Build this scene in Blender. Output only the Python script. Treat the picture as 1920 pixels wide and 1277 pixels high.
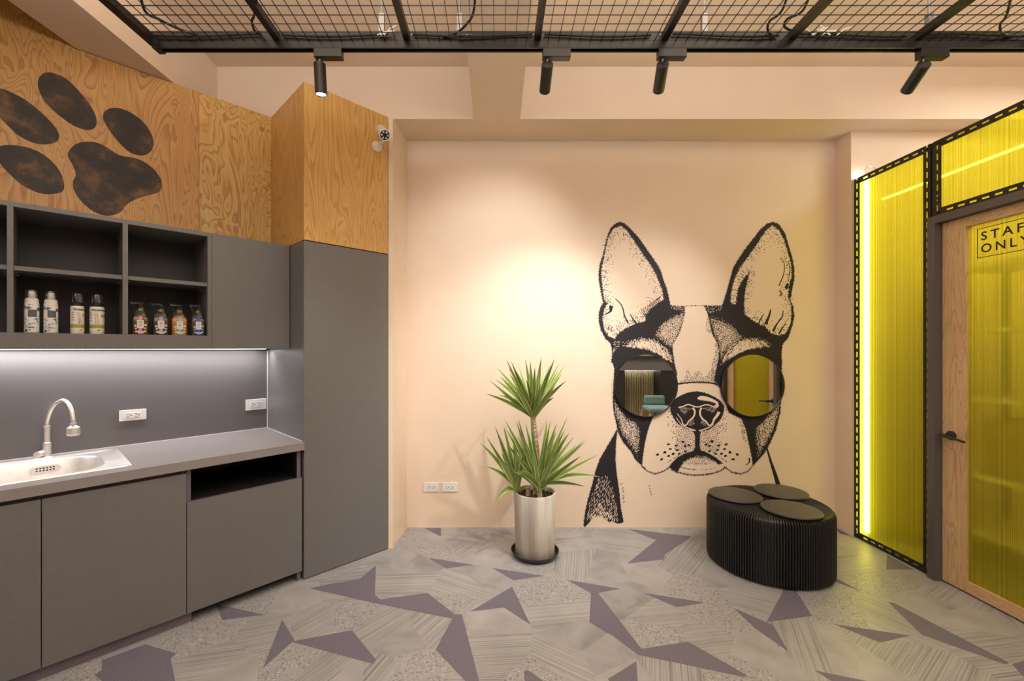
import bpy, bmesh, math, random
from mathutils import Vector, Matrix
random.seed(7)
S = bpy.context.scene
COL = S.collection
for o in list(bpy.data.objects):
    bpy.data.objects.remove(o)

# ---------------------------------------------------------------- camera
F, PX, PY, EYE = 815.0, 930.0, 652.0, 1.4
cd = bpy.data.cameras.new('camera')
cam = bpy.data.objects.new('camera', cd); COL.objects.link(cam)
cam.location = (0, 0, EYE); cam.rotation_euler = (math.pi/2, 0, 0)
cd.sensor_width = 36; cd.lens = 36*F/1920
cd.shift_x = (960-PX)/1920; cd.shift_y = (PY-638.5)/1920
cd.clip_start = .01
S.camera = cam
# ---------------------------------------------------------------- world, exposure, big lights
w = bpy.data.worlds.new('world'); S.world = w; w.use_nodes = True
w.node_tree.nodes['Background'].inputs[0].default_value = (1, .93, .85, 1)
w.node_tree.nodes['Background'].inputs[1].default_value = .2
vs = S.view_settings
vs.view_transform = 'Standard'; vs.look = 'None'; vs.gamma = 1; vs.exposure = -.1; vs.use_curve_mapping = False
def area(name, loc, target, sx, sy, watts, color=(1, .975, .94)):
    l = bpy.data.lights.new(name, 'AREA'); l.shape = 'RECTANGLE'; l.size = sx; l.size_y = sy
    l.energy = watts; l.color = color
    o = bpy.data.objects.new(name, l); COL.objects.link(o); o.location = loc
    o.rotation_euler = (Vector(target)-Vector(loc)).to_track_quat('-Z', 'Y').to_euler()
    return o
# added soft fill lights out of view, standing for no particular lamps
area('fill_rear', (.2, -1.0, 3.2), (.2, 1.4, 0), 4.5, 1.0, 62)  # added broad fill from behind the camera, evens out the room
area('fill_front', (.2, 1.0, 2.74), (.2, 1.25, 0), 3.6, 1.0, 16)  # added fill just under the mesh, no fixture there
area('fill_up', (.3, .6, 2.86), (.3, .9, 9), 3.6, 1.6, 150, (1, .97, .93))  # added upward fill above the mesh to brighten the ceiling
area('fill_desk', (2.9, -.5, 3.2), (2.9, -1.6, .6), 1.4, .5, 40)  # added fill to brighten the desk reflected in the left mirror
# the staff room behind the yellow partition
area('staff_room_light', (3.7, 2.0, 3.25), (3.7, 2.0, 0), 1.2, 1.2, 32, (.97, 1, .93))

# ---------------------------------------------------------------- helpers
def new_mat(name):
    m = bpy.data.materials.new(name); m.use_nodes = True
    nt = m.node_tree
    return m, nt, nt.nodes['Principled BSDF']
def node(nt, typ, **kw):
    n = nt.nodes.new(typ)
    for k, v in kw.items():
        setattr(n, k, v)
    return n
def plain(name, rgb, rough=.5, metal=0, spec=.5, emit=None, strength=0, noise=0, nscale=8, bump=0, bscale=200):
    m, nt, b = new_mat(name)
    b.inputs['Base Color'].default_value = (*rgb, 1); b.inputs['Roughness'].default_value = rough
    b.inputs['Metallic'].default_value = metal; b.inputs['Specular IOR Level'].default_value = spec
    if emit:
        b.inputs['Emission Color'].default_value = (*emit, 1); b.inputs['Emission Strength'].default_value = strength
    if noise or bump:
        tc = node(nt, 'ShaderNodeTexCoord')
    if noise:
        n = node(nt, 'ShaderNodeTexNoise'); n.inputs['Scale'].default_value = nscale; n.inputs['Detail'].default_value = 5
        nt.links.new(tc.outputs['Object'], n.inputs['Vector'])
        r = node(nt, 'ShaderNodeValToRGB')
        r.color_ramp.elements[0].position = .3; r.color_ramp.elements[1].position = .7
        r.color_ramp.elements[0].color = (*[c*(1-noise) for c in rgb], 1)
        r.color_ramp.elements[1].color = (*[min(1, c*(1+noise)) for c in rgb], 1)
        nt.links.new(n.outputs['Fac'], r.inputs['Fac']); nt.links.new(r.outputs['Color'], b.inputs['Base Color'])
    if bump:
        n2 = node(nt, 'ShaderNodeTexNoise'); n2.inputs['Scale'].default_value = bscale
        nt.links.new(tc.outputs['Object'], n2.inputs['Vector'])
        bp = node(nt, 'ShaderNodeBump'); bp.inputs['Strength'].default_value = bump; bp.inputs['Distance'].default_value = .002
        nt.links.new(n2.outputs['Fac'], bp.inputs['Height']); nt.links.new(bp.outputs['Normal'], b.inputs['Normal'])
    return m
def wood(name, stops, rot, scale, freq, rough=.42, warp=1.0, off=(0, 0, 0), fine=.25):
    """rotary cut veneer: contour lines of a stretched noise field"""
    m, nt, b = new_mat(name)
    tc = node(nt, 'ShaderNodeTexCoord'); mp = node(nt, 'ShaderNodeMapping')
    mp.inputs['Rotation'].default_value = (0, 0, rot); mp.inputs['Location'].default_value = off
    mp2 = node(nt, 'ShaderNodeMapping'); mp2.inputs['Scale'].default_value = scale
    nt.links.new(tc.outputs['Object'], mp.inputs['Vector']); nt.links.new(mp.outputs['Vector'], mp2.inputs['Vector'])
    n = node(nt, 'ShaderNodeTexNoise'); n.inputs['Scale'].default_value = 1; n.inputs['Detail'].default_value = 3
    n.inputs['Roughness'].default_value = .45; n.inputs['Distortion'].default_value = warp
    nt.links.new(mp2.outputs['Vector'], n.inputs['Vector'])
    mu = node(nt, 'ShaderNodeMath', operation='MULTIPLY'); mu.inputs[1].default_value = freq
    fr = node(nt, 'ShaderNodeMath', operation='FRACT')
    nt.links.new(n.outputs['Fac'], mu.inputs[0]); nt.links.new(mu.outputs[0], fr.inputs[0])
    r = node(nt, 'ShaderNodeValToRGB')
    e = r.color_ramp.elements
    e[0].position = 0; e[0].color = (*stops[0], 1); e[1].position = 1; e[1].color = (*stops[0], 1)
    x = e.new(.55); x.color = (*stops[1], 1)
    x = e.new(.86); x.color = (*stops[2], 1)
    nt.links.new(fr.outputs[0], r.inputs['Fac'])
    # fine vertical grain and broad tone changes
    mp3 = node(nt, 'ShaderNodeMapping'); mp3.inputs['Scale'].default_value = (140, 140, 3)
    nt.links.new(mp.outputs['Vector'], mp3.inputs['Vector'])
    n2 = node(nt, 'ShaderNodeTexNoise'); n2.inputs['Scale'].default_value = 1; n2.inputs['Detail'].default_value = 2
    nt.links.new(mp3.outputs['Vector'], n2.inputs['Vector'])
    mx = node(nt, 'ShaderNodeMix', data_type='RGBA', blend_type='MULTIPLY'); mx.inputs['Factor'].default_value = fine
    nt.links.new(r.outputs['Color'], mx.inputs[6]); nt.links.new(n2.outputs['Color'], mx.inputs[7])
    n3 = node(nt, 'ShaderNodeTexNoise'); n3.inputs['Scale'].default_value = 2.2
    nt.links.new(mp.outputs['Vector'], n3.inputs['Vector'])
    mx2 = node(nt, 'ShaderNodeMix', data_type='RGBA', blend_type='OVERLAY'); mx2.inputs['Factor'].default_value = .25
    bw = node(nt, 'ShaderNodeRGBToBW'); nt.links.new(n3.outputs['Color'], bw.inputs[0])
    nt.links.new(mx.outputs[2], mx2.inputs[6]); nt.links.new(bw.outputs[0], mx2.inputs[7])
    nt.links.new(mx2.outputs[2], b.inputs['Base Color'])
    b.inputs['Roughness'].default_value = rough
    return m

class MB:
    def __init__(self):
        self.v = []; self.f = []; self.mi = []; self.uv = {}
    def add(self, vs, fs, mi=0):
        n = len(self.v)
        self.v += [Vector(p) for p in vs]
        for f in fs:
            self.f.append([n+i for i in f]); self.mi.append(mi)
        return self
    def hexa(self, p, mi=0):
        return self.add(p, [(0, 3, 2, 1), (4, 5, 6, 7), (0, 1, 5, 4), (1, 2, 6, 5), (2, 3, 7, 6), (3, 0, 4, 7)], mi)
    def box(self, a, b, fr=None, mi=0):
        (x0, y0, z0), (x1, y1, z1) = a, b
        p = [(x0, y0, z0), (x1, y0, z0), (x1, y1, z0), (x0, y1, z0), (x0, y0, z1), (x1, y0, z1), (x1, y1, z1), (x0, y1, z1)]
        if fr: p = [fr(*q) for q in p]
        return self.hexa(p, mi)
    def prism(self, poly, z0, z1, fr=None, mi=0):
        """poly = list of (x, y) in the frame; extruded along z"""
        n = len(poly)
        p = [(x, y, z0) for x, y in poly]+[(x, y, z1) for x, y in poly]
        if fr: p = [fr(*q) for q in p]
        return self.add(p, [list(range(n))[::-1], [n+i for i in range(n)]]+[[i, (i+1) % n, n+(i+1) % n, n+i] for i in range(n)], mi)
    def slab(self, pts, d, mi=0):
        """flat outline given in world points, thickened along vector d"""
        n = len(pts); d = Vector(d)
        p = [Vector(q) for q in pts]; p += [q+d for q in p]
        return self.add(p, [list(range(n))[::-1], [n+i for i in range(n)]]+[[i, (i+1) % n, n+(i+1) % n, n+i] for i in range(n)], mi)
    def poly(self, pts, mi=0):
        return self.add(pts, [list(range(len(pts)))], mi)
    def lathe(self, prof, c, axis=(0, 0, 1), seg=32, mi=0, caps=True):
        """prof = [(r, h)] along axis from c"""
        ax = Vector(axis).normalized(); q = Vector((0, 0, 1)).rotation_difference(ax)
        c = Vector(c); rows = []; vs = []; fs = []
        for r, h in prof:
            rows.append(len(vs))
            for i in range(seg):
                a = 2*math.pi*i/seg
                vs.append(c+q @ Vector((r*math.cos(a), r*math.sin(a), h)))
        for a, b in zip(rows, rows[1:]):
            for i in range(seg):
                j = (i+1) % seg
                fs.append([a+i, a+j, b+j, b+i])
        if caps and prof[0][0] > 1e-5: fs.append([rows[0]+i for i in range(seg)][::-1])
        if caps and prof[-1][0] > 1e-5: fs.append([rows[-1]+i for i in range(seg)])
        return self.add(vs, fs, mi)
    def cyl(self, a, b, r, r2=None, seg=20, mi=0):
        a, b = Vector(a), Vector(b); L = (b-a).length
        return self.lathe([(r, 0), (r if r2 is None else r2, L)], a, b-a, seg, mi)
    def tube(self, pts, r, seg=8, closed=False, mi=0):
        pts = [Vector(p) for p in pts]; n = len(pts); vs = []; fs = []
        rr = r if isinstance(r, (list, tuple)) else [r]*n
        up = None
        for i, p in enumerate(pts):
            t = (pts[min(i+1, n-1)]-pts[max(i-1, 0)]).normalized()
            if up is None:
                up = t.orthogonal().normalized()
            up = (up-t*up.dot(t)).normalized(); s = t.cross(up)
            for k in range(seg):
                a = 2*math.pi*k/seg
                vs.append(p+(up*math.cos(a)+s*math.sin(a))*rr[i])
        for i in range(n-1):
            for k in range(seg):
                j = (k+1) % seg
                fs.append([i*seg+k, i*seg+j, (i+1)*seg+j, (i+1)*seg+k])
        fs.append(list(range(seg))[::-1]); fs.append([(n-1)*seg+k for k in range(seg)])
        return self.add(vs, fs, mi)
    def build(self, name, mats, parent=None, smooth=False, bevel=0, clean=False):
        me = bpy.data.meshes.new(name)
        off = Vector(parent.get('_w', (0, 0, 0))) if parent else Vector((0, 0, 0))
        me.from_pydata([tuple(p-off) for p in self.v], [], self.f)
        if not isinstance(mats, (list, tuple)): mats = [mats]
        for m in mats: me.materials.append(m)
        for p, i in zip(me.polygons, self.mi):
            p.material_index = i
        bm = bmesh.new(); bm.from_mesh(me)
        if clean: bmesh.ops.remove_doubles(bm, verts=bm.verts, dist=1e-5)
        if not self.uv: bmesh.ops.recalc_face_normals(bm, faces=bm.faces)
        bm.to_mesh(me); bm.free()
        if smooth:
            for p in me.polygons: p.use_smooth = True
            me.set_sharp_from_angle(angle=math.radians(38))
        o = bpy.data.objects.new(name, me); COL.objects.link(o)
        if parent:
            o.parent = parent
            o['_w'] = list(off)
        if bevel:
            md = o.modifiers.new('bevel', 'BEVEL'); md.width = bevel; md.segments = 2; md.limit_method = 'ANGLE'
        return o
def tag(o, label=None, cat=None, group=None, kind=None):
    if label: o['label'] = label
    if cat: o['category'] = cat
    if group: o['group'] = group
    if kind: o['kind'] = kind
    return o
def thing(name, label, cat, loc, group=None, kind=None):
    o = bpy.data.objects.new(name, None); COL.objects.link(o); o.location = loc; o['_w'] = list(loc)
    o.empty_display_size = .05
    return tag(o, label, cat, group, kind)
def spline(pts, n=8, closed=True):
    out = []; m = len(pts)
    rng = range(m) if closed else range(m-1)
    for i in rng:
        g = (lambda k: pts[k % m]) if closed else (lambda k: pts[max(0, min(m-1, k))])
        p0, p1, p2, p3 = g(i-1), g(i), g(i+1), g(i+2)
        for k in range(n):
            t = k/n
            out.append(tuple(.5*(2*b+(c-a)*t+(2*a-5*b+4*c-d)*t*t+(-a+3*b-3*c+d)*t**3) for a, b, c, d in zip(p0, p1, p2, p3)))
    if not closed: out.append(tuple(pts[-1]))
    return out
# pixel helpers: the point of a given plane that the photograph shows at a pixel
def at_depth(px, py, Y): return Vector(((px-PX)/F*Y, Y, EYE-(py-PY)/F*Y))
def at_z(px, py, z): return at_depth(px, py, (z-EYE)*F/(PY-py))
def on_x(px, py, X): return at_depth(px, py, X*F/(px-PX))
def on_diag(px, py, c):
    k = (px-PX)/F
    return at_depth(px, py, c/(1-k))
R2 = math.sqrt(2)
C0 = 4.59
def LF(u, w_, z):            # left wall frame: u along the wall, w out of the plywood plane
    return Vector((-C0/2+(u+w_)/R2, C0/2+(u-w_)/R2, z))
def u_of(px, w_):            # u where pixel column px meets the plane at w
    p = on_diag(px, PY, C0-R2*w_); return (p.x+p.y)/R2
def z_of(px, py, w_): return on_diag(px, py, C0-R2*w_).z
P0 = Vector((-1.156, 2.617, 0)); DB = Vector((-.680, -.733, 0)).normalized(); NB = Vector((-DB.y, DB.x, 0))
def BF(s, d, z):             # base cabinet frame: s leftwards from the tall unit, d out into the room
    p = P0+DB*s+NB*d; return Vector((p.x, p.y, z))
def b_at(px, d):             # s for a pixel column on the plane d, and the depth there
    k = (px-PX)/F
    a = P0+NB*d
    s = (k*a.y-a.x)/(DB.x-k*DB.y)
    return s, a.y+DB.y*s
def b_z(px, py, d):
    s, Y = b_at(px, d); return EYE-(py-PY)/F*Y

# ---------------------------------------------------------------- materials
PEACH = (.775, .622, .487)
M = {}
M['wall'] = plain('peach_paint', PEACH, .7, spec=.25, noise=.02, nscale=3, bump=.03, bscale=60)
M['laminate'] = plain('grey_laminate', (.150, .143, .139), .42, noise=.04, nscale=30)
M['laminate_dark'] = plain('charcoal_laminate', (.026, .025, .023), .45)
M['worktop'] = plain('grey_worktop', (.25, .228, .222), .38, noise=.03, nscale=60)
M['splash'] = plain('grey_splashback', (.135, .125, .125), .33)
M['mauve'] = plain('mauve_edge_band', (.15, .115, .145), .5)
M['black_inside'] = plain('black_inside', (.01, .009, .008), .6)
M['ply'] = wood('plywood_amber', [(.68, .385, .125), (.63, .335, .10), (.45, .205, .05)], -math.pi/4, (4.6, 4.6, 1.0), 30)
M['ply_light'] = wood('plywood_golden', [(.77, .51, .185), (.71, .44, .14), (.48, .25, .062)], -math.pi/4, (5, 5, 1.3), 22, off=(3.1, 0, 1.7), warp=1.4)
M['ply_box'] = wood('plywood_honey', [(.73, .445, .145), (.68, .39, .115), (.55, .285, .072)], -math.pi/4, (5.5, 5.5, .8), 22, off=(7.3, 2.0, 4.1))
M['ash'] = wood('ash_wood', [(.72, .50, .27), (.68, .455, .235), (.54, .32, .145)], 0, (11, 11, 1.1), 14, off=(1.2, 5.0, .4))
M['black_metal'] = plain('black_metal', (.012, .011, .011), .42)
M['black_soft'] = plain('black_plastic', (.016, .016, .016), .35)
M['cable'] = plain('cable_black', (.012, .012, .012), .5)
M['white_plastic'] = plain('white_plastic', (.75, .73, .70), .35)
M['slot'] = plain('socket_slot_dark', (.05, .045, .04), .6)
M['steel'] = plain('brushed_steel', (.80, .77, .73), .46, metal=1, noise=.06, nscale=40)
M['zinc'] = plain('zinc_rod', (.30, .30, .31), .45, metal=.8)
M['mirror'] = plain('mirror_glass', (.86, .87, .85), .015, metal=1)
M['ink'] = plain('mural_ink', (.018, .015, .019), .6, spec=.3)
M['led'] = plain('led_white', (1, 1, 1), .5, emit=(1, .97, .98), strength=9)
M['lens'] = plain('lamp_lens', (1, 1, 1), .5, emit=(1, .97, .92), strength=14)
M['frame_grey'] = plain('grey_door_frame', (.105, .092, .085), .4)
M['angle'] = plain('dark_slotted_angle', (.022, .017, .012), .4, metal=.2)
M['white'] = plain('white_enamel', (.72, .66, .62), .35)

def yellow_mat():
    m = bpy.data.materials.new('yellow_ribbed_polycarbonate'); m.use_nodes = True; nt = m.node_tree
    for n in list(nt.nodes): nt.nodes.remove(n)
    out = node(nt, 'ShaderNodeOutputMaterial')
    tc = node(nt, 'ShaderNodeTexCoord'); sp = node(nt, 'ShaderNodeSeparateXYZ')
    nt.links.new(tc.outputs['Object'], sp.inputs[0])
    mu = node(nt, 'ShaderNodeMath', operation='MULTIPLY'); mu.inputs[1].default_value = 2*math.pi/.0085
    sn = node(nt, 'ShaderNodeMath', operation='SINE')
    nt.links.new(sp.outputs['Y'], mu.inputs[0]); nt.links.new(mu.outputs[0], sn.inputs[0])
    bp = node(nt, 'ShaderNodeBump'); bp.inputs['Strength'].default_value = .55; bp.inputs['Distance'].default_value = .0015
    nt.links.new(sn.outputs[0], bp.inputs['Height'])
    # rib to rib tint
    nz = node(nt, 'ShaderNodeTexNoise', noise_dimensions='1D'); nz.inputs['Scale'].default_value = 90
    nt.links.new(sp.outputs['Y'], nz.inputs['W'])
    rp = node(nt, 'ShaderNodeValToRGB')
    rp.color_ramp.elements[0].position = .3; rp.color_ramp.elements[0].color = (.60, .53, .004, 1)
    rp.color_ramp.elements[1].position = .7; rp.color_ramp.elements[1].color = (.86, .78, .03, 1)
    nt.links.new(nz.outputs['Fac'], rp.inputs['Fac'])
    tl = node(nt, 'ShaderNodeBsdfTranslucent'); df = node(nt, 'ShaderNodeBsdfDiffuse')
    rf = node(nt, 'ShaderNodeBsdfRefraction'); rf.inputs['IOR'].default_value = 1.02; rf.inputs['Roughness'].default_value = .35
    tr = node(nt, 'ShaderNodeBsdfTransparent'); gl = node(nt, 'ShaderNodeBsdfGlossy'); gl.inputs['Roughness'].default_value = .18
    gl.inputs['Color'].default_value = (.9, .9, .8, 1)
    tr.inputs['Color'].default_value = (.84, .79, .13, 1)
    for s in (tl, df, rf): nt.links.new(rp.outputs['Color'], s.inputs['Color'])
    for s in (tl, rf, gl): nt.links.new(bp.outputs['Normal'], s.inputs['Normal'])
    def mix(a, b, f):
        x = node(nt, 'ShaderNodeMixShader'); x.inputs[0].default_value = f
        nt.links.new(a.outputs[0], x.inputs[1]); nt.links.new(b.outputs[0], x.inputs[2]); return x
    a = mix(tl, df, .2); a = mix(a, rf, .30); a = mix(a, tr, .22); a = mix(a, gl, .05)
    nt.links.new(a.outputs[0], out.inputs[0])
    return m
M['yellow'] = yellow_mat()
def film_mat():
    m = bpy.data.materials.new('clear_film'); m.use_nodes = True; nt = m.node_tree
    nt.nodes.remove(nt.nodes['Principled BSDF']); t = node(nt, 'ShaderNodeBsdfTransparent')
    nt.links.new(t.outputs[0], nt.nodes['Material Output'].inputs[0]); return m
M['film'] = film_mat()
def ribbed_pane(a, b, parent):
    mb = MB().box(a, b); mb.mi = [1, 1, 1, 1, 1, 0]      # coloured on the room side, clear behind
    return mb.build('pane', [M['yellow'], M['film']], parent)
# ================================================================ THE SETTING
ZC, ZB = 3.375, 3.008          # ceiling, underside of the beams
BY = 3.386                     # back wall
def struct(name, mb, m, label=None, **kw):
    o = mb.build(name, m, **kw); tag(o, label, None, None, 'structure'); return o
struct('wall_back', MB().prism([(-4.5, BY), (2.64, BY), (2.64, 3.232), (4.8, 3.232), (4.8, 3.6), (-4.5, 3.6)], 0, ZB), M['wall'], 'peach painted wall behind the dog mural')
struct('wall_corner', MB().prism([(-.748, 3.024), (-.720, 3.034), (-.694, BY), (-.80, BY), (-1.10, BY)], 0, ZB), M['wall'], 'narrow peach wall end beside the tall cabinet')
struct('wall_left', MB().box((-4.6, -2.7, 0), (-4.5, 3.6, ZC)), M['wall'])
struct('wall_rear', MB().box((-4.5, -2.8, 0), (4.8, -2.7, ZC)), M['wall'])
struct('wall_right', MB().box((4.7, -2.7, 0), (4.8, 3.232, ZC)), M['wall'])
struct('wall_kitchen', MB().box((-3.2, -.30, 0), (.98, -.17, 3.0), LF), M['wall'])
struct('wall_staff', MB().box((2.66, 1.45, 0), (4.7, 1.55, ZC)), M['wall'])
struct('ceiling', MB().box((-4.6, -2.8, ZC), (4.8, 3.6, ZC+.08)), M['wall'])
# beams under the ceiling
struct('trim_1', MB().box((-4.5, 3.055, ZB), (4.8, 3.6, ZC)), M['wall'], 'wide peach beam along the top of the back wall')
struct('trim_2', MB().box((-.157, -2.7, ZB), (.169, 3.055, ZC)), M['wall'], 'peach ceiling beam running back from the middle of the wall')
struct('trim_3', MB().box((-2.258, -2.7, ZB), (-1.957, 3.055, ZC)), M['wall'], 'peach ceiling beam above the plywood panels')

# ---------------------------------------------------------------- floor: patchwork vinyl
def floor_mats():
    out = []
    def base(name):
        m, nt, b = new_mat(name); uv = node(nt, 'ShaderNodeUVMap'); b.inputs['Roughness'].default_value = .42
        b.inputs['Specular IOR Level'].default_value = .4
        return m, nt, b, uv
    def noise(nt, uv, sc, scale=(1, 1, 1), detail=4, dist=0):
        mp = node(nt, 'ShaderNodeMapping'); mp.inputs['Scale'].default_value = scale
        nt.links.new(uv.outputs[0], mp.inputs[0])
        n = node(nt, 'ShaderNodeTexNoise'); n.inputs['Scale'].default_value = sc; n.inputs['Detail'].default_value = detail
        n.inputs['Distortion'].default_value = dist
        nt.links.new(mp.outputs[0], n.inputs['Vector']); return n
    def ramp(nt, src, stops):
        r = node(nt, 'ShaderNodeValToRGB'); e = r.color_ramp.elements
        e[0].position, e[0].color = stops[0][0], (*stops[0][1], 1)
        e[1].position, e[1].color = stops[-1][0], (*stops[-1][1], 1)
        for p, c in stops[1:-1]:
            x = e.new(p); x.color = (*c, 1)
        nt.links.new(src, r.inputs['Fac']); return r
    # 0 cloudy cement
    m, nt, b, uv = base('floor_cement'); n = noise(nt, uv, 5, detail=8, dist=.5)
    r = ramp(nt, n.outputs['Fac'], [(.28, (0.191, 0.187, 0.187)), (.5, (0.300, 0.296, 0.296)), (.72, (0.357, 0.348, 0.348))])
    nt.links.new(r.outputs[0], b.inputs['Base Color']); out.append(m)
    # 1 pale cement
    m, nt, b, uv = base('floor_cement_pale'); n = noise(nt, uv, 7, detail=8)
    r = ramp(nt, n.outputs['Fac'], [(.3, (0.287, 0.278, 0.274)), (.7, (0.387, 0.374, 0.365))])
    nt.links.new(r.outputs[0], b.inputs['Base Color']); out.append(m)
    # 2 combed timber lines, 3 soft timber
    for nm, a, c, sc in (('floor_combed', (0.191, 0.187, 0.187), (0.365, 0.357, 0.348), 150), ('floor_timber', (0.252, 0.248, 0.244), (0.365, 0.357, 0.352), 110)):
        m, nt, b, uv = base(nm); n = noise(nt, uv, 1, (1.2, sc, 1), 3, .3); n2 = noise(nt, uv, 4, detail=4)
        r = ramp(nt, n.outputs['Fac'], [(.33, a), (.55, c), (.75, tuple(min(1, k*1.08) for k in c))])
        mx = node(nt, 'ShaderNodeMix', data_type='RGBA', blend_type='MULTIPLY'); mx.inputs['Factor'].default_value = .35
        r2 = ramp(nt, n2.outputs['Fac'], [(.3, (.62, .62, .62)), (.6, (1, 1, 1))])
        nt.links.new(r.outputs[0], mx.inputs[6]); nt.links.new(r2.outputs[0], mx.inputs[7])
        nt.links.new(mx.outputs[2], b.inputs['Base Color']); out.append(m)
    # 4 terrazzo
    m, nt, b, uv = base('floor_terrazzo')
    v = node(nt, 'ShaderNodeTexVoronoi'); v.inputs['Scale'].default_value = 150; nt.links.new(uv.outputs[0], v.inputs['Vector'])
    sp = node(nt, 'ShaderNodeSeparateColor'); nt.links.new(v.outputs['Color'], sp.inputs[0])
    r = ramp(nt, sp.outputs[0], [(0, (0.174, 0.165, 0.165)), (.07, (0.235, 0.226, 0.226)), (.14, (0.322, 0.313, 0.309)), (.6, (0.357, 0.348, 0.344)), (.8, (0.287, 0.278, 0.278)), (.96, (0.452, 0.444, 0.435)), (1, (0.452, 0.444, 0.435))])
    r.color_ramp.interpolation = 'CONSTANT'
    nt.links.new(r.outputs[0], b.inputs['Base Color']); out.append(m)
    # 5 purple carpet-like
    m, nt, b, uv = base('floor_purple'); n = noise(nt, uv, 260, detail=2)
    r = ramp(nt, n.outputs['Fac'], [(.35, (.10, .088, .115)), (.65, (.20, .183, .225))])
    nt.links.new(r.outputs[0], b.inputs['Base Color']); b.inputs['Roughness'].default_value = .65; out.append(m)
    return out
FM = floor_mats()
C, CP, L, T_, TM = 0, 1, 2, 4, 3
SEEDS = [(150,1275,T_,0),(235,1190,L,40),(390,1190,T_,0),(400,1240,L,12),(420,1275,CP,0),(545,1240,T_,0),(615,1255,L,60),(560,1118,CP,0),
 (470,1128,T_,0),(600,1068,L,20),(590,1165,L,55),(655,1160,T_,0),(712,1175,L,50),(752,1200,C,0),(815,1178,L,60),(770,1255,T_,0),(655,1270,CP,0),
 (705,1262,L,70),(935,1225,L,4),(930,1157,CP,0),(758,1096,L,3),(765,1055,C,0),(842,1130,T_,0),(866,1100,TM,-30),(915,1080,C,0),(820,1030,T_,0),
 (870,1018,L,60),(915,1040,CP,0),(890,1000,C,0),(985,1062,T_,0),(1080,1055,L,78),(1050,1015,CP,0),(1030,1112,T_,0),(1050,1150,TM,8),(1135,1065,C,0),
 (1180,1015,TM,-15),(1205,1068,CP,0),(1265,1055,L,50),(1235,1150,TM,8),(1180,1122,C,0),(1245,1195,T_,0),(1085,1190,C,0),(1050,1240,TM,-35),(1140,1225,C,0),
 (1010,1268,T_,0),(1240,1262,L,70),(1310,1105,T_,0),(1360,1085,C,0),(1400,1112,TM,-28),(1345,1160,T_,0),(1330,1195,TM,10),(1420,1225,CP,0),(1400,1268,T_,0),
 (1520,1220,L,65),(1580,1235,CP,0),(1585,1140,T_,0),(1700,1240,L,35),(1640,1255,CP,0),(1660,1160,TM,-60),(1745,1135,C,0),(1800,1160,CP,0),(1755,1105,TM,30),
 (1865,1210,L,8),(1680,1100,T_,0),(1600,1055,TM,10),(1730,1090,C,0),(700,1008,TM,0),(760,1005,T_,0),(820,1000,CP,0),(1500,1010,TM,0),(1400,1010,C,0),(1450,1060,TM,0),
 (640,1100,L,10),(500,1185,L,20),(1190,1270,CP,0),(1660,1040,CP,0),(60,1330,C,0),(300,1330,L,0),(600,1330,C,0),(900,1320,L,0),(1250,1330,T_,0),(1500,1330,C,0),(1800,1330,L,0)]
PURPLE = [[(191,1238),(273,1208),(330,1225),(320,1235),(330,1285),(200,1285),(177,1265),(191,1257)],[(400,1120),(407,1133),(495,1152.7),(417,1163)],
 [(529,1161.7),(552,1200),(493,1253)],[(546,1203),(660,1181.7),(705,1237),(700,1245)],
 [(580,1103),(640,1091),(673,1086.7),(705,1060),(702.7,1115),(713,1124),(706.7,1131.7),(640,1116.7)],
 [(706.7,1131.7),(713,1124),(801.7,1111.7),(853,1151.7),(866,1152),(848,1160)],[(866,1152),(898,1275),(905,1300),(885,1290),(816.7,1218),(848,1160)],
 [(881.7,1146.7),(960,1100),(995,1171.7),(945,1139)],[(801.7,1045.7),(888,1059),(836.7,1066)],[(923,1065),(1020,1080),(963,1088)],
 [(795,990),(826.7,990),(826.7,1006)],[(1176.7,991.7),(1297,1006),(1246.7,1040),(1245,1049),(1176,1056.7),(1230,1013)],
 [(1061.7,1087),(1163,1104),(1121.7,1112),(1108,1112)],[(1108,1112),(1121.7,1112),(1203,1216.7),(1196.7,1228),(1150,1193),(1105,1166.7)],
 [(1203,1216.7),(1290,1203),(1401.7,1266.7),(1396,1270),(1280,1245),(1196.7,1228)],[(1206.7,1111.7),(1323,1130),(1280,1137),(1268,1138)],
 [(981.7,1258),(993,1258),(1030,1285),(985,1285)],[(1193,1240),(1197,1290),(1150,1290),(1140,1273)],[(1466.7,1111.7),(1470,1100),(1490,1100),(1495,1111.7),(1522.7,1155),(1436.7,1166.7)],
 [(1375,1140),(1436.7,1166.7),(1450,1171.7),(1478,1221.7),(1418,1180)],[(1563,1170),(1708,1192),(1650,1205)],
 [(1665,1129),(1675,1130),(1893,1243),(1885,1246),(1728,1190)],[(1897,1245),(1925,1238),(1960,1262),(1925,1275)],[(1527,1257),(1640,1280),(1580,1290)],
 [(1563,1082),(1617,1110),(1563,1090)],[(1663,1040),(1713,1068),(1662,1068)],[(1566,989.5),(1600,1005),(1575,1001)]]
def clip(poly, px, py, nx, ny):      # keep the side where (p-P).n <= 0
    out = []
    for i, a in enumerate(poly):
        b = poly[(i+1) % len(poly)]
        da = (a[0]-px)*nx+(a[1]-py)*ny; db = (b[0]-px)*nx+(b[1]-py)*ny
        if da <= 0: out.append(a)
        if (da < 0) != (db < 0) and da != db:
            t = da/(da-db); out.append((a[0]+(b[0]-a[0])*t, a[1]+(b[1]-a[1])*t))
    return out
fl = MB(); fuv = []
pts = []
for px, py, t, dg in SEEDS:
    p = at_z(px, py, 0); pts.append((p.x, p.y, t, dg))
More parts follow.
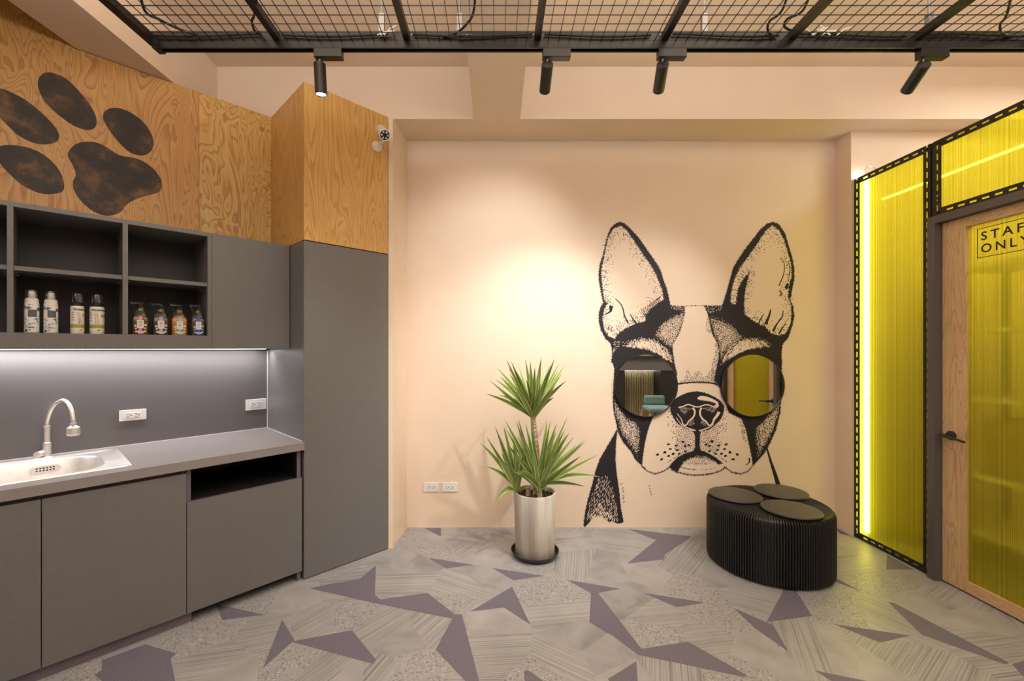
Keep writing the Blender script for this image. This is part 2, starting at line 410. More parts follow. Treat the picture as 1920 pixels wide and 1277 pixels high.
for gx in range(-9, 10):
    for gy in range(-6, 8):
        x, y = gx*.5+random.uniform(-.2, .2), gy*.5+random.uniform(-.2, .2)
        if all((x-p[0])**2+(y-p[1])**2 > .14 for p in pts):
            pts.append((x, y, random.choice([C, CP, L, T_, TM, L]), random.uniform(0, 90)))
for i, (x, y, t, dg) in enumerate(pts):
    po = [(-4.6, -2.8), (4.8, -2.8), (4.8, 3.6), (-4.6, 3.6)]
    for j, q in enumerate(pts):
        if j != i and (q[0]-x)**2+(q[1]-y)**2 < 9:
            po = clip(po, (x+q[0])/2, (y+q[1])/2, q[0]-x, q[1]-y)
            if len(po) < 3: break
    if len(po) < 3: continue
    fl.poly([(a, b, 0) for a, b in po], t)
    ca, sa = math.cos(math.radians(dg)), math.sin(math.radians(dg))
    fuv.append([(a*ca+b*sa+i*.37, -a*sa+b*ca+i*.71) for a, b in po])
for q in PURPLE:
    w3 = [at_z(px, max(py, 975), .0006) for px, py in q]
    if (w3[1]-w3[0]).cross(w3[2]-w3[1]).z < 0 and len(w3) == 3: w3 = w3[::-1]
    fl.poly(w3, 5); fuv.append([(a.x, a.y) for a in w3])
n0 = len(fl.f)
fl.box((-4.6, -2.8, -.1), (4.8, 3.6, -.002), mi=0)
fuv += [[(0, 0)]*4]*6
fl.uv = {1: 1}
floor = fl.build('floor', FM)
uvl = floor.data.uv_layers.new(name='UVMap')
for p, uvs in zip(floor.data.polygons, fuv):
    for li, q in zip(p.loop_indices, uvs): uvl.data[li].uv = q
bm = bmesh.new(); bm.from_mesh(floor.data)
for f in bm.faces:
    if f.normal.z < -.5 and f.calc_center_median().z > -.001: f.normal_flip()
bm.to_mesh(floor.data); bm.free()
tag(floor, 'grey and purple patchwork vinyl floor', None, None, 'structure')

# ================================================================ MURAL OF THE DOG
K = F/BY
def W(px, py, layer=0): return Vector(((px-PX)/K, BY-.0005-.00035*layer, EYE-(py-PY)/K))
def tz(pts, ox, oy, sc): return [(ox+a/sc, oy+b/sc) for a, b in pts]
A = lambda pts: tz(pts, 1100, 400, 4.56)
B = lambda pts: tz(pts, 1320, 400, 4.56)
Fz = lambda pts: tz(pts, 1120, 560, 3.649)
N = lambda pts: tz(pts, 1240, 720, 6.72)
G = lambda pts: tz(pts, 1080, 780, 5.805)
Hh = lambda pts: tz(pts, 1280, 780, 5.804)
def inside(p, poly):
    x, y = p; c = False; n = len(poly); j = n-1
    for i in range(n):
        xi, yi = poly[i]; xj, yj = poly[j]
        if (yi > y) != (yj > y) and x < (xj-xi)*(y-yi)/(yj-yi)+xi: c = not c
        j = i
    return c
class Ink:
    def __init__(self): self.mb = MB(); self.k = 0
    def poly(self, pts, layer=0): self.mb.poly([W(x, y, layer) for x, y in pts])
    def blob(self, x, y, l, wd, ang, layer):
        ca, sa = math.cos(ang), math.sin(ang)
        o = []
        for a, b in ((-.5, 0), (-.2, .45), (.2, .4), (.5, .05), (.2, -.42), (-.2, -.5)):
            o.append((x+a*l*ca-b*wd*sa, y+a*l*sa+b*wd*ca))
        self.k += 1; self.poly(o, layer+(self.k % 97+1)/130)
    def scatter(self, region, n, l, wd, ang, layer, dens=None, jit=.25, gap=1.7):
        cell = {}; g = wd*gap; aref = None
        xs = [p[0] for p in region]; ys = [p[1] for p in region]
        k = t = 0
        while k < n and t < n*30:
            t += 1
            x, y = random.uniform(min(xs), max(xs)), random.uniform(min(ys), max(ys))
            if not inside((x, y), region): continue
            if dens and random.random() > dens(x, y): continue
            a = ang(x, y) if callable(ang) else ang
            if gap:
                ca, sa = math.cos(a), math.sin(a); ux, uy = (x*ca+y*sa)*g/(l*.9), -x*sa+y*ca
                ci, cj = int(ux//g), int(uy//g)
                if any((ux-q[0])**2+(uy-q[1])**2 < g*g for i in (-1, 0, 1) for j in (-1, 0, 1) for q in cell.get((ci+i, cj+j), ())): continue
                cell.setdefault((ci, cj), []).append((ux, uy))
            s = random.uniform(.6, 1.3)
            self.blob(x, y, l*s, wd*random.uniform(.7, 1.2), a+random.gauss(0, jit), layer); k += 1
    def line(self, pts, w0, w1=None, layer=0):
        pts = spline(pts, 5, False); n = len(pts); Lp = []; Rp = []
        for i, p in enumerate(pts):
            q0, q1 = pts[max(0, i-1)], pts[min(n-1, i+1)]
            dx, dy = q1[0]-q0[0], q1[1]-q0[1]; d = math.hypot(dx, dy) or 1
            h = (w0+((w1 if w1 is not None else w0)-w0)*i/(n-1))/2
            Lp.append((p[0]-dy/d*h, p[1]+dx/d*h)); Rp.append((p[0]+dy/d*h, p[1]-dx/d*h))
        for i in range(n-1):
            self.poly([Lp[i], Lp[i+1], Rp[i+1], Rp[i]], layer)
    def fringe(self, pts, step, l, wd, layer, tilt=.0, closed=True, jit=.35):
        """short hairs across an outline"""
        n = len(pts)
        for i in range(n if closed else n-1):
            a, b = pts[i], pts[(i+1) % n]; dx, dy = b[0]-a[0], b[1]-a[1]; d = math.hypot(dx, dy)
            k = max(1, int(d/step)); base = math.atan2(dy, dx)+math.pi/2+tilt
            for j in range(k):
                t = (j+random.random())/k
                self.blob(a[0]+dx*t, a[1]+dy*t, l*random.uniform(.6, 1.3), wd, base+random.gauss(0, jit), layer)
ink, fur, ink2 = Ink(), Ink(), Ink()
def sm(p, n=4): return spline(p, n)
MX = 2*(1120+684/3.649)                      # mirror line of the face
mir = lambda pts: [(MX-x, y) for x, y in pts]
# ears and forehead, black
left_mass = A([(285,75),(320,85),(375,135),(440,205),(500,290),(560,375),(610,450),(635,500),(655,570),(685,650),(705,740),(715,790),(775,795),(835,795),(838,850),(820,930),(800,1000),(770,1060),(735,1120),(735,1180),(748,1277)])
left_mass += Fz([(545,520),(500,640),(420,740),(388,790),(370,830),(345,900),(325,980),(310,1080),(303,1140),(260,1100),(235,1050),(180,985),(145,920),(125,830),(110,760),(108,670),(118,480),(100,420)])
left_mass += A([(215,1277),(220,1180),(205,1110),(160,1070),(125,1000),(105,930),(105,860),(120,800),(145,765),(135,730),(120,650),(108,590),(103,520),(115,430),(140,360),(160,270),(180,190),(205,130),(245,90)])
right_mass = B([(590,75),(640,95),(690,170),(720,270),(750,370),(770,470),(770,560),(750,660),(735,740),(760,800),(770,880),(750,970),(720,1060),(670,1120),(660,1200),(665,1277)])
right_mass += Fz([(1260,470),(1255,670),(1250,780),(1220,900),(1180,990),(1140,1060),(1065,1142),(1055,1070),(1035,980),(1015,890),(985,820),(900,780),(840,600),(800,560),(815,480),(830,420)])
right_mass += B([(125,1277),(130,1170),(110,1100),(70,1030),(50,930),(30,850),(5,790),(80,792),(155,790),(170,750),(200,650),(225,560),(250,470),(290,400),(350,310),(420,220),(480,140),(540,90)])
for mss in (left_mass, right_mass):
    ink.poly(mss, 0); ink.fringe(mss, 2.2, 4, 1.3, 0)
le = A([(290,108),(340,150),(400,235),(450,310),(490,370),(560,470),(600,550),(640,650),(655,740),(600,770),(560,800),(500,870),(500,920),(440,935),(400,950),(340,975),(270,1020),(240,1070),(190,1050),(150,990),(140,900),(150,830),(180,770),(150,730),(140,640),(130,560),(128,500),(150,380),(165,300),(190,200),(230,135)])
re = B([(585,108),(640,150),(680,230),(715,340),(740,430),(745,540),(720,620),(715,720),(740,780),(745,860),(735,950),(690,1030),(630,1040),(570,1020),(520,960),(470,945),(420,915),(350,860),(345,720),(370,600),(395,490),(330,560),(285,650),(265,780),(230,760),(235,680),(265,560),(310,470),(380,370),(440,290),(490,210),(540,140)])
for e in (le, re):
    fur.poly(e, 1); fur.fringe(e, 2.6, 4.5, 1.2, 1)
    # black stipple fading in from the rim
    cx = sum(p[0] for p in e)/len(e); cy = sum(p[1] for p in e)/len(e)
    for q in e:
        for k in range(22):
            t = random.random()**2.2*.26
            ink2.blob(q[0]+(cx-q[0])*t+random.uniform(-7, 7), q[1]+(cy-q[1])*t+random.uniform(-8, 8), random.uniform(1.8, 3.2), 1.2, math.atan2(cy-q[1], cx-q[0])+random.gauss(0, .4), 2)
ink2.line(A([(245,730),(300,790),(325,880),(355,940)]), 1.5, 3, 2)
ink2.poly(A([(190,790),(228,792),(215,840),(180,862),(150,870),(195,835)]), 2)
ink2.line(A([(370,860),(400,910),(430,950)]), 1, 4, 2)
for k in range(12):
    t = k/11; x0, y0 = 1100+(500+150*t)/4.56, 400+(900-130*t)/4.56
    ink2.line([(x0+6, y0+2), (x0-3-4*t, y0-8), (x0-7+9*t, y0-18)], 2, .5, 2)
ink2.scatter(A([(180,960),(215,960),(225,1005),(190,1010)]), 14, 4, 2, .6, 2)
for pts, a, b in (([(655,380),(685,430),(680,520),(640,620)], 1, 2.2), ([(720,410),(735,470),(728,540)], 1, 2), ([(640,660),(660,680),(645,710)], 2, 2), ([(690,640),(715,600),(705,650)], 2, 4),
                  ([(510,860),(480,910),(465,950)], 1.2, 3), ([(570,820),(555,880),(525,950)], 2, 6), ([(675,830),(670,880),(640,920)], 1.5, 3), ([(660,900),(620,950),(590,1010)], 1, 5), ([(700,940),(670,980),(640,1030)], 1, 4)):
    ink2.line(B(pts), a, b, 2)
# light hairs in the black: brow arcs, forehead, cheeks
def arc_ang(cx, cy): return lambda x, y: math.atan2(y-cy, x-cx)+.25
brow = Fz([(190,330),(230,290),(310,275),(390,285),(460,330),(505,400),(510,435),(460,410),(400,370),(330,345),(250,330)])
fore = Fz([(400,250),(430,190),(500,140),(585,100),(592,130),(570,200),(540,260),(515,330),(470,300)])
cheek = Fz([(115,700),(150,760),(200,820),(260,850),(285,900),(285,980),(270,1060),(235,1010),(170,920),(130,810)])
brow2 = mir(brow); fore2 = Fz([(775,140),(860,160),(930,200),(985,260),(940,300),(880,340),(845,400),(835,320),(800,240)]); 
cheek2 = Fz([(1245,710),(1235,790),(1200,900),(1150,990),(1105,1050),(1090,960),(1090,890),(1150,830),(1210,760)])
for rg, n, l, an in ((brow, 330, 5.5, lambda x, y: 2.2-(x-1165)*.014), (fore, 400, 3.6, 2.1), (cheek, 330, 4.6, 1.15), (brow2, 330, 5.5, lambda x, y: .94+(1449-x)*.014), (fore2, 400, 3.6, 1.05), (cheek2, 340, 4.6, 1.95)):
    gx_, gy_ = sum(p[0] for p in rg)/len(rg), sum(p[1] for p in rg)/len(rg)
    big = [(gx_+(x-gx_)*1.12, gy_+(y-gy_)*1.2) for x, y in rg]; small = [(gx_+(x-gx_)*.72, gy_+(y-gy_)*.72) for x, y in rg]
    msk = left_mass if gx_ < 1307 else right_mass
    fur.scatter(small, int(n*.75), l*1.1, 1.05, an, 1, gap=1.15, jit=.3)
    fur.scatter(rg, n, l*.95, .95, an, 1, gap=1.3, jit=.35)
    fur.scatter(big, int(n*.5), l*.6, .75, an, 1, gap=1.6, jit=.4, dens=lambda x, y: .8 if inside((x, y), msk) else 0)
fur.scatter(A([(640,960),(720,900),(820,850),(810,950),(740,1100),(690,1130),(620,1050)]), 90, 4, 1.1, 2.1, 1)
fur.scatter(A([(720,795),(830,797),(830,830),(720,815)]), 20, 3.5, 1, 1.6, 1)
fur.scatter(B([(20,795),(150,795),(140,830),(40,850)]), 24, 3.5, 1, 1.5, 1)
fur.scatter(A([(230,1100),(330,1090),(250,1160),(228,1200)]), 14, 5, .9, 2.6, 1)
# line across the top of the head
ink.fringe(Fz([(600,50),(680,48),(750,50)]), 2.6, 2, 2.4, 0, closed=False)
# blaze stipple
ink2.scatter(Fz([(748,120),(765,130),(780,230),(752,240),(742,180)]), 22, 3, 1.1, 1.4, 2)
ink2.scatter(Fz([(800,300),(832,330),(830,430),(800,560),(775,560),(785,440),(810,380)]), 60, 4, 1.2, 1.75, 2)
ink2.scatter(Fz([(590,555),(620,470),(640,540),(690,490),(730,545),(790,470),(800,575),(690,570),(560,582)]), 110, 4, 1.2, 1.5, 2, dens=lambda x, y: max(0, (y-690)/30))
ink2.line(Fz([(548,584),(620,575),(690,572),(760,575),(832,588)]), 2.2, 2.2, 2)
ink2.fringe(Fz([(548,584),(620,575),(690,572),(760,575),(832,588)]), 1.8, 5, 1.2, 2, closed=False)
ink2.fringe(Fz([(800,575),(835,605)]), 1.6, 6, 1.4, 2, closed=False)
# nose
nose = N([(440,95),(520,105),(620,140),(720,195),(770,250),(790,310),(760,420),(700,490),(620,560),(540,590),(455,592),(380,580),(290,550),(200,490),(140,400),(115,320),(130,250),(190,180),(280,130),(360,105)])
nose = sm(nose); ink.poly(nose, 0); ink.fringe(nose, 2.4, 3.5, 1.2, 0)
hl = N([(450,175),(500,150),(570,160),(640,185),(710,225),(725,280),(700,300),(655,285),(690,255),(670,235),(600,215),(520,205),(470,198)])
fur.poly(hl, 1); fur.fringe(hl, 2.5, 2.4, .9, 1)
for pts, a, b in (([(215,295),(270,285),(320,262),(360,262),(420,285),(455,290),(490,285),(540,265),(600,265),(660,290),(705,295)], 2.2, 2.2),
                  ([(395,300),(420,340),(415,390),(390,430),(345,470),(320,510),(290,520),(265,490),(250,440),(200,375)], 3.6, 1.2),
                  ([(185,420),(250,510),(300,540),(360,565),(430,587)], 1, 2.6),
                  ([(505,300),(488,340),(490,390),(520,440),(570,480),(590,515),(620,520)], 3.6, 2.2),
                  ([(620,520),(648,490),(665,445),(700,400),(728,352)], 2.5, 6), ([(475,590),(540,572),(610,540),(652,508)], 2.6, 2)):
    fur.line(N(pts), a, b, 1)
fur.scatter(N([(220,300),(300,300),(390,310),(330,340),(300,390),(250,350)]), 46, 2.6, .9, 2.2, 1)
fur.scatter(N([(530,310),(600,290),(690,305),(650,370),(590,340)]), 46, 2.6, .9, .9, 1)
fur.scatter(N([(330,510),(400,440),(415,500),(380,530)]), 30, 2.4, .9, 2.2, 1)
fur.scatter(N([(500,500),(510,440),(570,490),(550,530)]), 30, 2.4, .9, .9, 1)
# muzzle stipple, philtrum, mouth, chin
ink.poly(N([(395,588),(505,588),(485,650),(482,800),(505,832),(440,845),(400,832),(424,800),(424,650)]), 0)
for rg, an, sgn in ((N([(80,280),(150,420),(250,540),(420,595),(424,800),(330,850),(240,890),(180,830),(130,690),(85,520)]), .75, 1), (N([(830,280),(760,420),(660,540),(490,595),(484,800),(580,850),(670,890),(730,830),(790,690),(830,520)]), 2.4, -1)):
    cxm = 1240+454/6.72
    ink.scatter(rg, 520, 3.4, 1.5, an, 0, dens=lambda x, y: max(.06, 1-abs(x-cxm)/46)**1.6, jit=.5)
dots = [(488,998),(538,1005),(585,980),(460,1052),(500,1030),(545,1035),(490,1075),(440,1100),(412,1066),(560,1060),(600,1010),(520,1062),(625,1000),(600,1045)]
for a, b in dots:
    for q in (Fz([(a, b)])[0], mir(Fz([(a, b)]))[0]):
        for k in range(3): ink.blob(q[0]+random.uniform(-1, 1), q[1]+random.uniform(-1, 1), 6, 3.2, random.uniform(-.6, .6), 0)
for rr in (N([(75,990),(150,940),(230,885)]), N([(835,990),(760,935),(700,885)])):
    ink.fringe(rr, 2.6, 2.2, 1.6, 0, closed=False)
mouth = N([(455,828),(400,845),(290,880),(200,930),(130,1000),(100,1045),(140,1080),(205,1105),(230,1060),(260,1010),(320,960),(385,930),(460,925),(540,930),(620,950),(690,980),(715,1012),(770,1000),(700,940),(620,890),(540,850)])
ink.poly(mouth, 0); ink.fringe(mouth, 2, 4, 1.2, 0)
ink.scatter(N([(260,1000),(330,940),(460,910),(600,935),(700,985),(600,1005),(460,1010),(330,1005)]), 170, 4.5, 1.3, 1.57, 0, jit=.4)
fur.scatter(N([(270,985),(350,935),(460,905),(580,925),(660,975),(560,990),(400,990)]), 80, 5, 1.1, 1.57, 1, jit=.35)
for pts, l, st in ((N([(120,1080),(200,1112),(300,1136),(400,1150),(520,1146),(640,1130),(730,1100),(805,1058)]), 5, 1.5),
                   (Fz([(300,1140),(340,1180),(395,1200),(450,1182),(505,1148)]), 5, 1.5), (Fz([(868,1150),(920,1188),(980,1200),(1030,1182),(1065,1140)]), 5, 1.5),
                   (N([(250,1050),(330,1070),(440,1080)]), 3.4, 1.8), (N([(490,1078),(600,1078),(690,1050)]), 2, 4)):
    ink.fringe(pts, st, l, 1.3, 0, tilt=.3, closed=False)
ink2.line(Fz([(1040,1090),(1038,1120),(1015,1140)]), 3.5, 1.2, 2)
ink2.scatter(Fz([(975,830),(1000,880),(1020,980),(1005,980),(985,900)]), 26, 5, 1.6, 1.2, 2)
# neck ruff
ruff = G([(450,145),(435,250),(430,350),(425,480),(440,620),(465,800),(485,1000),(515,1150),(490,1165),(440,1165),(400,1140),(360,1150),(310,1110),(280,1080),(240,1100),(190,1090),(130,1170),(95,1205),(85,1190),(100,1060),(130,920),(170,780),(215,600),(260,470),(320,370),(390,250)])
ink.poly(ruff, 0); ink.fringe(ruff, 2, 4.5, 1.3, 0, tilt=.6)
fur.scatter(G([(230,700),(330,640),(400,800),(440,1000),(460,1150),(300,1110),(200,1090),(120,1130),(150,930)]), 360, 8, 1.25, 1.95, 1, dens=lambda x, y: max(.04, (y-890)/70), jit=.1)
fur.scatter(G([(150,1080),(260,960),(300,1000),(420,1150),(180,1130)]), 110, 9, 2.0, 1.95, 1, jit=.1, gap=1.5)
for p, q in (([(490,735),(515,800),(510,870),(525,950)], 9), ([(795,745),(805,800),(825,885)], 7)):
    ink.fringe(G(p), 4, 5.5, 1.4, 0, tilt=-.5, closed=False)
ink.line(Hh([(915,350),(960,500),(1000,620),(1042,760)]), 2.5, 9, 0)
ink.fringe(Hh([(915,350),(960,500),(1000,620),(1042,760)]), 2, 7, 1.4, 0, tilt=-.8, closed=False)
mural = thing('wall_mural', 'black ink mural of a bat-eared dog covering the back wall', 'mural', (W(1308, 990).x, BY-.001, .01))
ink.mb.build('dark_fur', M['ink'], mural); fur.mb.build('light_fur', M['wall'], mural); ink2.mb.build('ear_hairs', M['ink'], mural)
# the dog's two round sunglass lenses are mirrors hung on the wall
for cx, lab in ((1209.5, 'round black-rimmed mirror forming the left lens, reflecting dark cabinets'), (1408.6, 'round black-rimmed mirror forming the right lens, reflecting the yellow door')):
    c = W(cx, 722.5)
    mr = thing('round_mirror', lab, 'mirror', (c.x, BY, c.z), 'mirror lenses on the dog mural')
    MB().lathe([(.222, .0), (.245, .0), (.247, .004), (.247, .022), (.243, .026), (.238, .026), (.238, .010), (.222, .0)], (c.x, BY-.001, c.z), (0, -1, 0), 96, caps=False).build('rim', M['black_metal'], mr, smooth=True)
    MB().lathe([(.239, 0), (.239, .006)], (c.x, BY-.016, c.z), (0, -1, 0), 96).build('mirror_glass', M['mirror'], mr)
# wall sockets
def socket(c, right, up, out, wd, ht, label, group):
    c, r, u, o_ = Vector(c), Vector(right).normalized(), Vector(up).normalized(), Vector(out).normalized()
    fr = lambda a, b, d: c+r*a+u*b+o_*d
    t = thing('wall_socket', label, 'socket', c, group)
    MB().box((-wd/2, -ht/2, .0003), (wd/2, ht/2, .009), fr).build('plate', M['white_plastic'], t, bevel=.002)
    MB().box((-wd*.30, -ht*.24, .0092), (wd*.30, ht*.24, .0112), fr).build('outlet_insert', M['white_plastic'], t, bevel=.0006)
    for sx in (-1, 1):
        mb = MB(); x = sx*wd*.15
        for dy in (-1, 1): mb.box((x-wd*.075, dy*ht*.12-.0016, .0113), (x, dy*ht*.12+.0016, .0118), fr)
        mb.cyl(fr(x+wd*.07, 0, .0113), fr(x+wd*.07, 0, .0119), .0035, seg=10)
        mb.build('socket_holes', M['slot'], t)
socket(W(808.5, 913), (1, 0, 0), (0, 0, 1), (0, -1, 0), 29/K, 17/K, 'white double socket low on the peach wall, nearer the tall cabinet', 'sockets on the peach wall')
socket(W(843.5, 913), (1, 0, 0), (0, 0, 1), (0, -1, 0), 29/K, 17/K, 'white double socket low on the peach wall, nearer the potted plant', 'sockets on the peach wall')
# ================================================================ KITCHENETTE ON THE DIAGONAL WALL
ZJ = 2.052                       # joint between grey cabinets and plywood
U0, U1 = 1.033, 1.605
u373 = u_of(373, 0); u397 = u_of(397, .354)
def lf_thing(name, label, cat, u, w_, z, group=None): return thing(name, label, cat, LF(u, w_, z), group)
# plywood panels
def uz_slab(pts, w0, w1): return MB().slab([LF(u, w0, z) for u, z in pts], LF(0, w1, 0)-LF(0, w0, 0))
p1 = lf_thing('plywood_sheet', 'amber plywood wall panel with the burnt paw print on it', 'panel', .2, 0, ZJ, 'plywood wall panels')
uz_slab([(-1.6, ZJ+.003), (u373-.0008, ZJ+.003), (u373-.0008, 3.004), (.045, 3.004), (.045, 3.365), (-1.6, 3.365)], -.018, 0).build('board', M['ply'], p1)
p2 = lf_thing('plywood_sheet', 'paler knotty plywood wall panel between the paw print panel and the tall cabinet', 'panel', .85, 0, ZJ, 'plywood wall panels')
uz_slab([(u373+.0008, ZJ+.003), (U0-.0006, ZJ+.003), (U0-.0006, 3.004), (u373+.0008, 3.004)], -.018, .0003).build('board', M['ply_light'], p2)
M['knot'] = plain('plywood_knot_plug', (.43, .215, .07), .5, noise=.25, nscale=60)
for px, py, rx, rz in ((413, 420, .017, .026), (442, 430, .017, .026), (376, 367, .010, .02), (491, 242, .014, .02)):
    c = on_diag(px, py, C0); uc = (c.x+c.y)/R2
    MB().slab([LF(uc+rx*math.cos(a*math.pi/10), .0004, c.z+rz*math.sin(a*math.pi/10)) for a in range(20)], LF(0, .0004, 0)-LF(0, 0, 0)).build('knot_plug', M['knot'], p2)
# the burnt paw print
M['burnt'], nt, b = new_mat('burnt_wood')
tc = node(nt, 'ShaderNodeTexCoord'); n = node(nt, 'ShaderNodeTexNoise'); n.inputs['Scale'].default_value = 9; n.inputs['Detail'].default_value = 6; n.inputs['Roughness'].default_value = .6
nt.links.new(tc.outputs['Object'], n.inputs['Vector'])
r = node(nt, 'ShaderNodeValToRGB'); e = r.color_ramp.elements
e[0].position = .40; e[0].color = (.012, .011, .010, 1); e[1].position = .72; e[1].color = (.24, .115, .035, 1)
x = e.new(.53); x.color = (.040, .025, .013, 1)
nt.links.new(n.outputs['Fac'], r.inputs['Fac']); nt.links.new(r.outputs[0], b.inputs['Base Color']); b.inputs['Roughness'].default_value = .55
paw = thing('paw_print', 'large burnt black paw print mounted on the amber plywood', 'wall decoration', on_diag(130, 280, C0))
for nm, pts in (('toe_pad', [(215,480),(240,425),(290,415),(370,445),(450,520),(520,610),(550,680),(540,725),(500,740),(420,715),(330,650),(250,570)]),
                ('toe_pad', [(0,505),(60,525),(160,580),(260,665),(325,740),(335,790),(300,815),(220,820),(120,780),(40,710),(-40,620),(-60,550),(-40,512)]),
                ('toe_pad', [(587,665),(605,630),(660,615),(740,640),(820,700),(865,770),(875,830),(850,870),(800,885),(730,860),(660,790),(610,720)]),
                ('toe_pad', [(0,835),(70,828),(170,845),(260,890),(330,960),(362,1030),(360,1085),(310,1103),(230,1100),(130,1055),(50,985),(0,930),(-25,880)]),
                ('heel_pad', [(387,890),(400,850),(450,815),(530,810),(600,835),(680,885),(780,905),(860,950),(910,1010),(922,1060),(900,1095),(830,1115),(760,1140),(715,1170),(690,1205),(640,1225),(590,1225),(520,1195),(450,1130),(417,1070),(418,1030),(432,1000),(420,950)])):
    q = [on_diag(a/3.04, c_/3.04, C0-.001) for a, c_ in spline(pts, 5)]
    MB().slab(q, NB*0+(LF(0, .003, 0)-LF(0, 0, 0))).build(nm, M['burnt'], paw)
# tall cabinet and the plywood box above it
foot = [(U0, -.09), (U0, .558), (U1, .558), (U1, .12), (1.44, -.09)]
tall = lf_thing('tall_cabinet', 'tall grey flat-fronted cabinet beside the peach wall', 'cabinet', 1.32, .3, 0)
MB().prism(foot, 0, ZJ-.004, LF).build('carcass', M['laminate'], tall)
MB().box((U0, .560, .006), (U1, .578, ZJ-.006), LF).build('door', M['laminate'], tall, bevel=.0012)
bx = lf_thing('plywood_box', 'honey plywood box on top of the tall grey cabinet', 'cabinet box', 1.32, .3, ZJ)
MB().prism([(U0, -.03), (U0, .560), (U1, .560), (U1, .12), (1.48, -.03)], ZJ, 3.003, LF).build('side_panel', M['ply_box'], bx)
MB().box((U0, .5602, ZJ), (U1, .578, 3.003), LF).build('front_panel', M['ply_box'], bx)
# open wall cabinet
WF = .354
oc = lf_thing('open_shelf_cabinet', 'charcoal wall cabinet with open shelves of bottles under the paw print', 'shelf', 0, .1, 1.393)
UL = -1.1
MB().box((UL, .0, 2.030), (u397, WF, ZJ), LF).build('top_board', M['laminate'], oc)
MB().box((UL, .0, 1.393), (u397, WF-.022, 1.468), LF).build('bottom_board', M['laminate'], oc)
MB().box((UL, WF-.0215, 1.393), (u397, WF, 1.468), LF).build('bottom_rail', M['laminate'], oc)
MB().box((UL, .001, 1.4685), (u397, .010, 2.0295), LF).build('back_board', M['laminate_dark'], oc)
divs = [(u_of(13, WF), u_of(25, WF)), (u_of(230, WF), u_of(240, WF)), (u397-.020, u397-.0005)]
for i, (a, b_) in enumerate(divs):
    MB().box((a, .0105, 1.4685), (b_, WF, 2.0295), LF).build('divider', M['laminate'], oc)
spans = [(UL, divs[0][0]), (divs[0][1], divs[1][0]), (divs[1][1], divs[2][0])]
for a, b_ in spans:
    MB().box((a+.0005, .0105, 1.748), (b_-.0005, WF-.012, 1.768), LF).build('shelf', M['laminate'], oc)
for a, b_ in spans:
    for uu in (a+.006, b_-.006):
        for ww in (.29, .20): MB().cyl(LF(uu-.005, ww, 1.743), LF(uu+.005, ww, 1.743), .004, seg=8).build('shelf_pin', M['zinc'], oc)
# closed wall cabinet
cc = lf_thing('wall_cabinet', 'grey closed wall cabinet between the open shelves and the tall cabinet', 'cabinet', .9, .1, 1.393)
MB().box((u397+.0008, .0, 1.397), (U0-.003, WF-.020, ZJ-.001), LF).build('carcass', M['laminate'], cc)
MB().box((u397+.0012, WF-.0185, 1.393), (U0-.004, WF, ZJ), LF).build('door', M['laminate'], cc, bevel=.001)
# under cabinet light
ls = lf_thing('led_strip', 'white led strip light under the wall cabinets', 'lamp', 0, .03, 1.388)
MB().box((UL, .004, 1.3898), (.99, .034, 1.3927), LF).build('diffuser', M['led'], ls)
MB().box((UL, .0005, 1.3890), (.99, .0035, 1.3927), LF).build('profile', M['zinc'], ls)
l = bpy.data.lights.new('led_strip_light', 'AREA'); l.shape = 'RECTANGLE'; l.size = 2.0; l.size_y = .03; l.energy = 11; l.color = (1, .96, 1)
lo = bpy.data.objects.new('led_strip_light', l); COL.objects.link(lo)
lo.matrix_world = Matrix.Translation(LF(.0, .02, 1.3885)) @ Matrix.Rotation(math.radians(45), 4, 'Z')
lo.parent = ls; lo.matrix_parent_inverse = Matrix.Identity(4); lo.location = lo.location-Vector(ls['_w'])
# splashback, worktop
sb = thing('splashback', 'glossy grey splashback panel behind the sink', 'wall panel', BF(1, -.66, .84))
def s_at(d):                      # s where plane d meets the tall cabinet's side
    a = P0+NB*d; return (U0*R2-.003-(a.x+a.y))/(DB.x+DB.y)
MB().prism([(s_at(-.66), -.66), (2.5, -.66), (2.5, -.668), (s_at(-.668), -.668)], .80, 1.382, BF).build('panel', M['splash'], sb)
MB().prism([(s_at(-.657), -.657), (2.5, -.657), (2.5, -.6598), (s_at(-.6598), -.6598)], .8325, .8365, BF).build('sealant', M['white_plastic'], sb)
sd = MB()
sd.prism([(U0-.0005, -.07), (U0-.0025, -.07), (U0-.0025, .55), (U0-.0005, .55)], .8325, .836, LF)
sd.prism([(U0-.0005, -.076), (U0-.004, -.076), (U0-.004, -.07), (U0-.0005, -.07)], .8365, 1.382, LF)
sd.build('corner_sealant', M['white_plastic'], sb)
WT0, WT1 = .787, .832
SS0, SS1, SD0, SD1 = .795, 1.50, -.59, -.085     # sink cut-out
wt = thing('worktop', 'long grey kitchen worktop around the steel sink', 'worktop', BF(1, -.3, WT0))
mb = MB()
mb.prism([(s_at(.015), .015), (2.5, .015), (2.5, SD1), (s_at(SD1), SD1)], WT0, WT1, BF)
mb.prism([(s_at(SD0), SD0), (2.5, SD0), (2.5, -.6565), (s_at(-.6565), -.6565)], WT0, WT1, BF)
mb.prism([(s_at(SD1), SD1), (SS0, SD1), (SS0, SD0), (s_at(SD0), SD0)], WT0, WT1, BF)
mb.prism([(SS1, SD1), (2.5, SD1), (2.5, SD0), (SS1, SD0)], WT0, WT1, BF)
mb.build('slab', M['worktop'], wt)
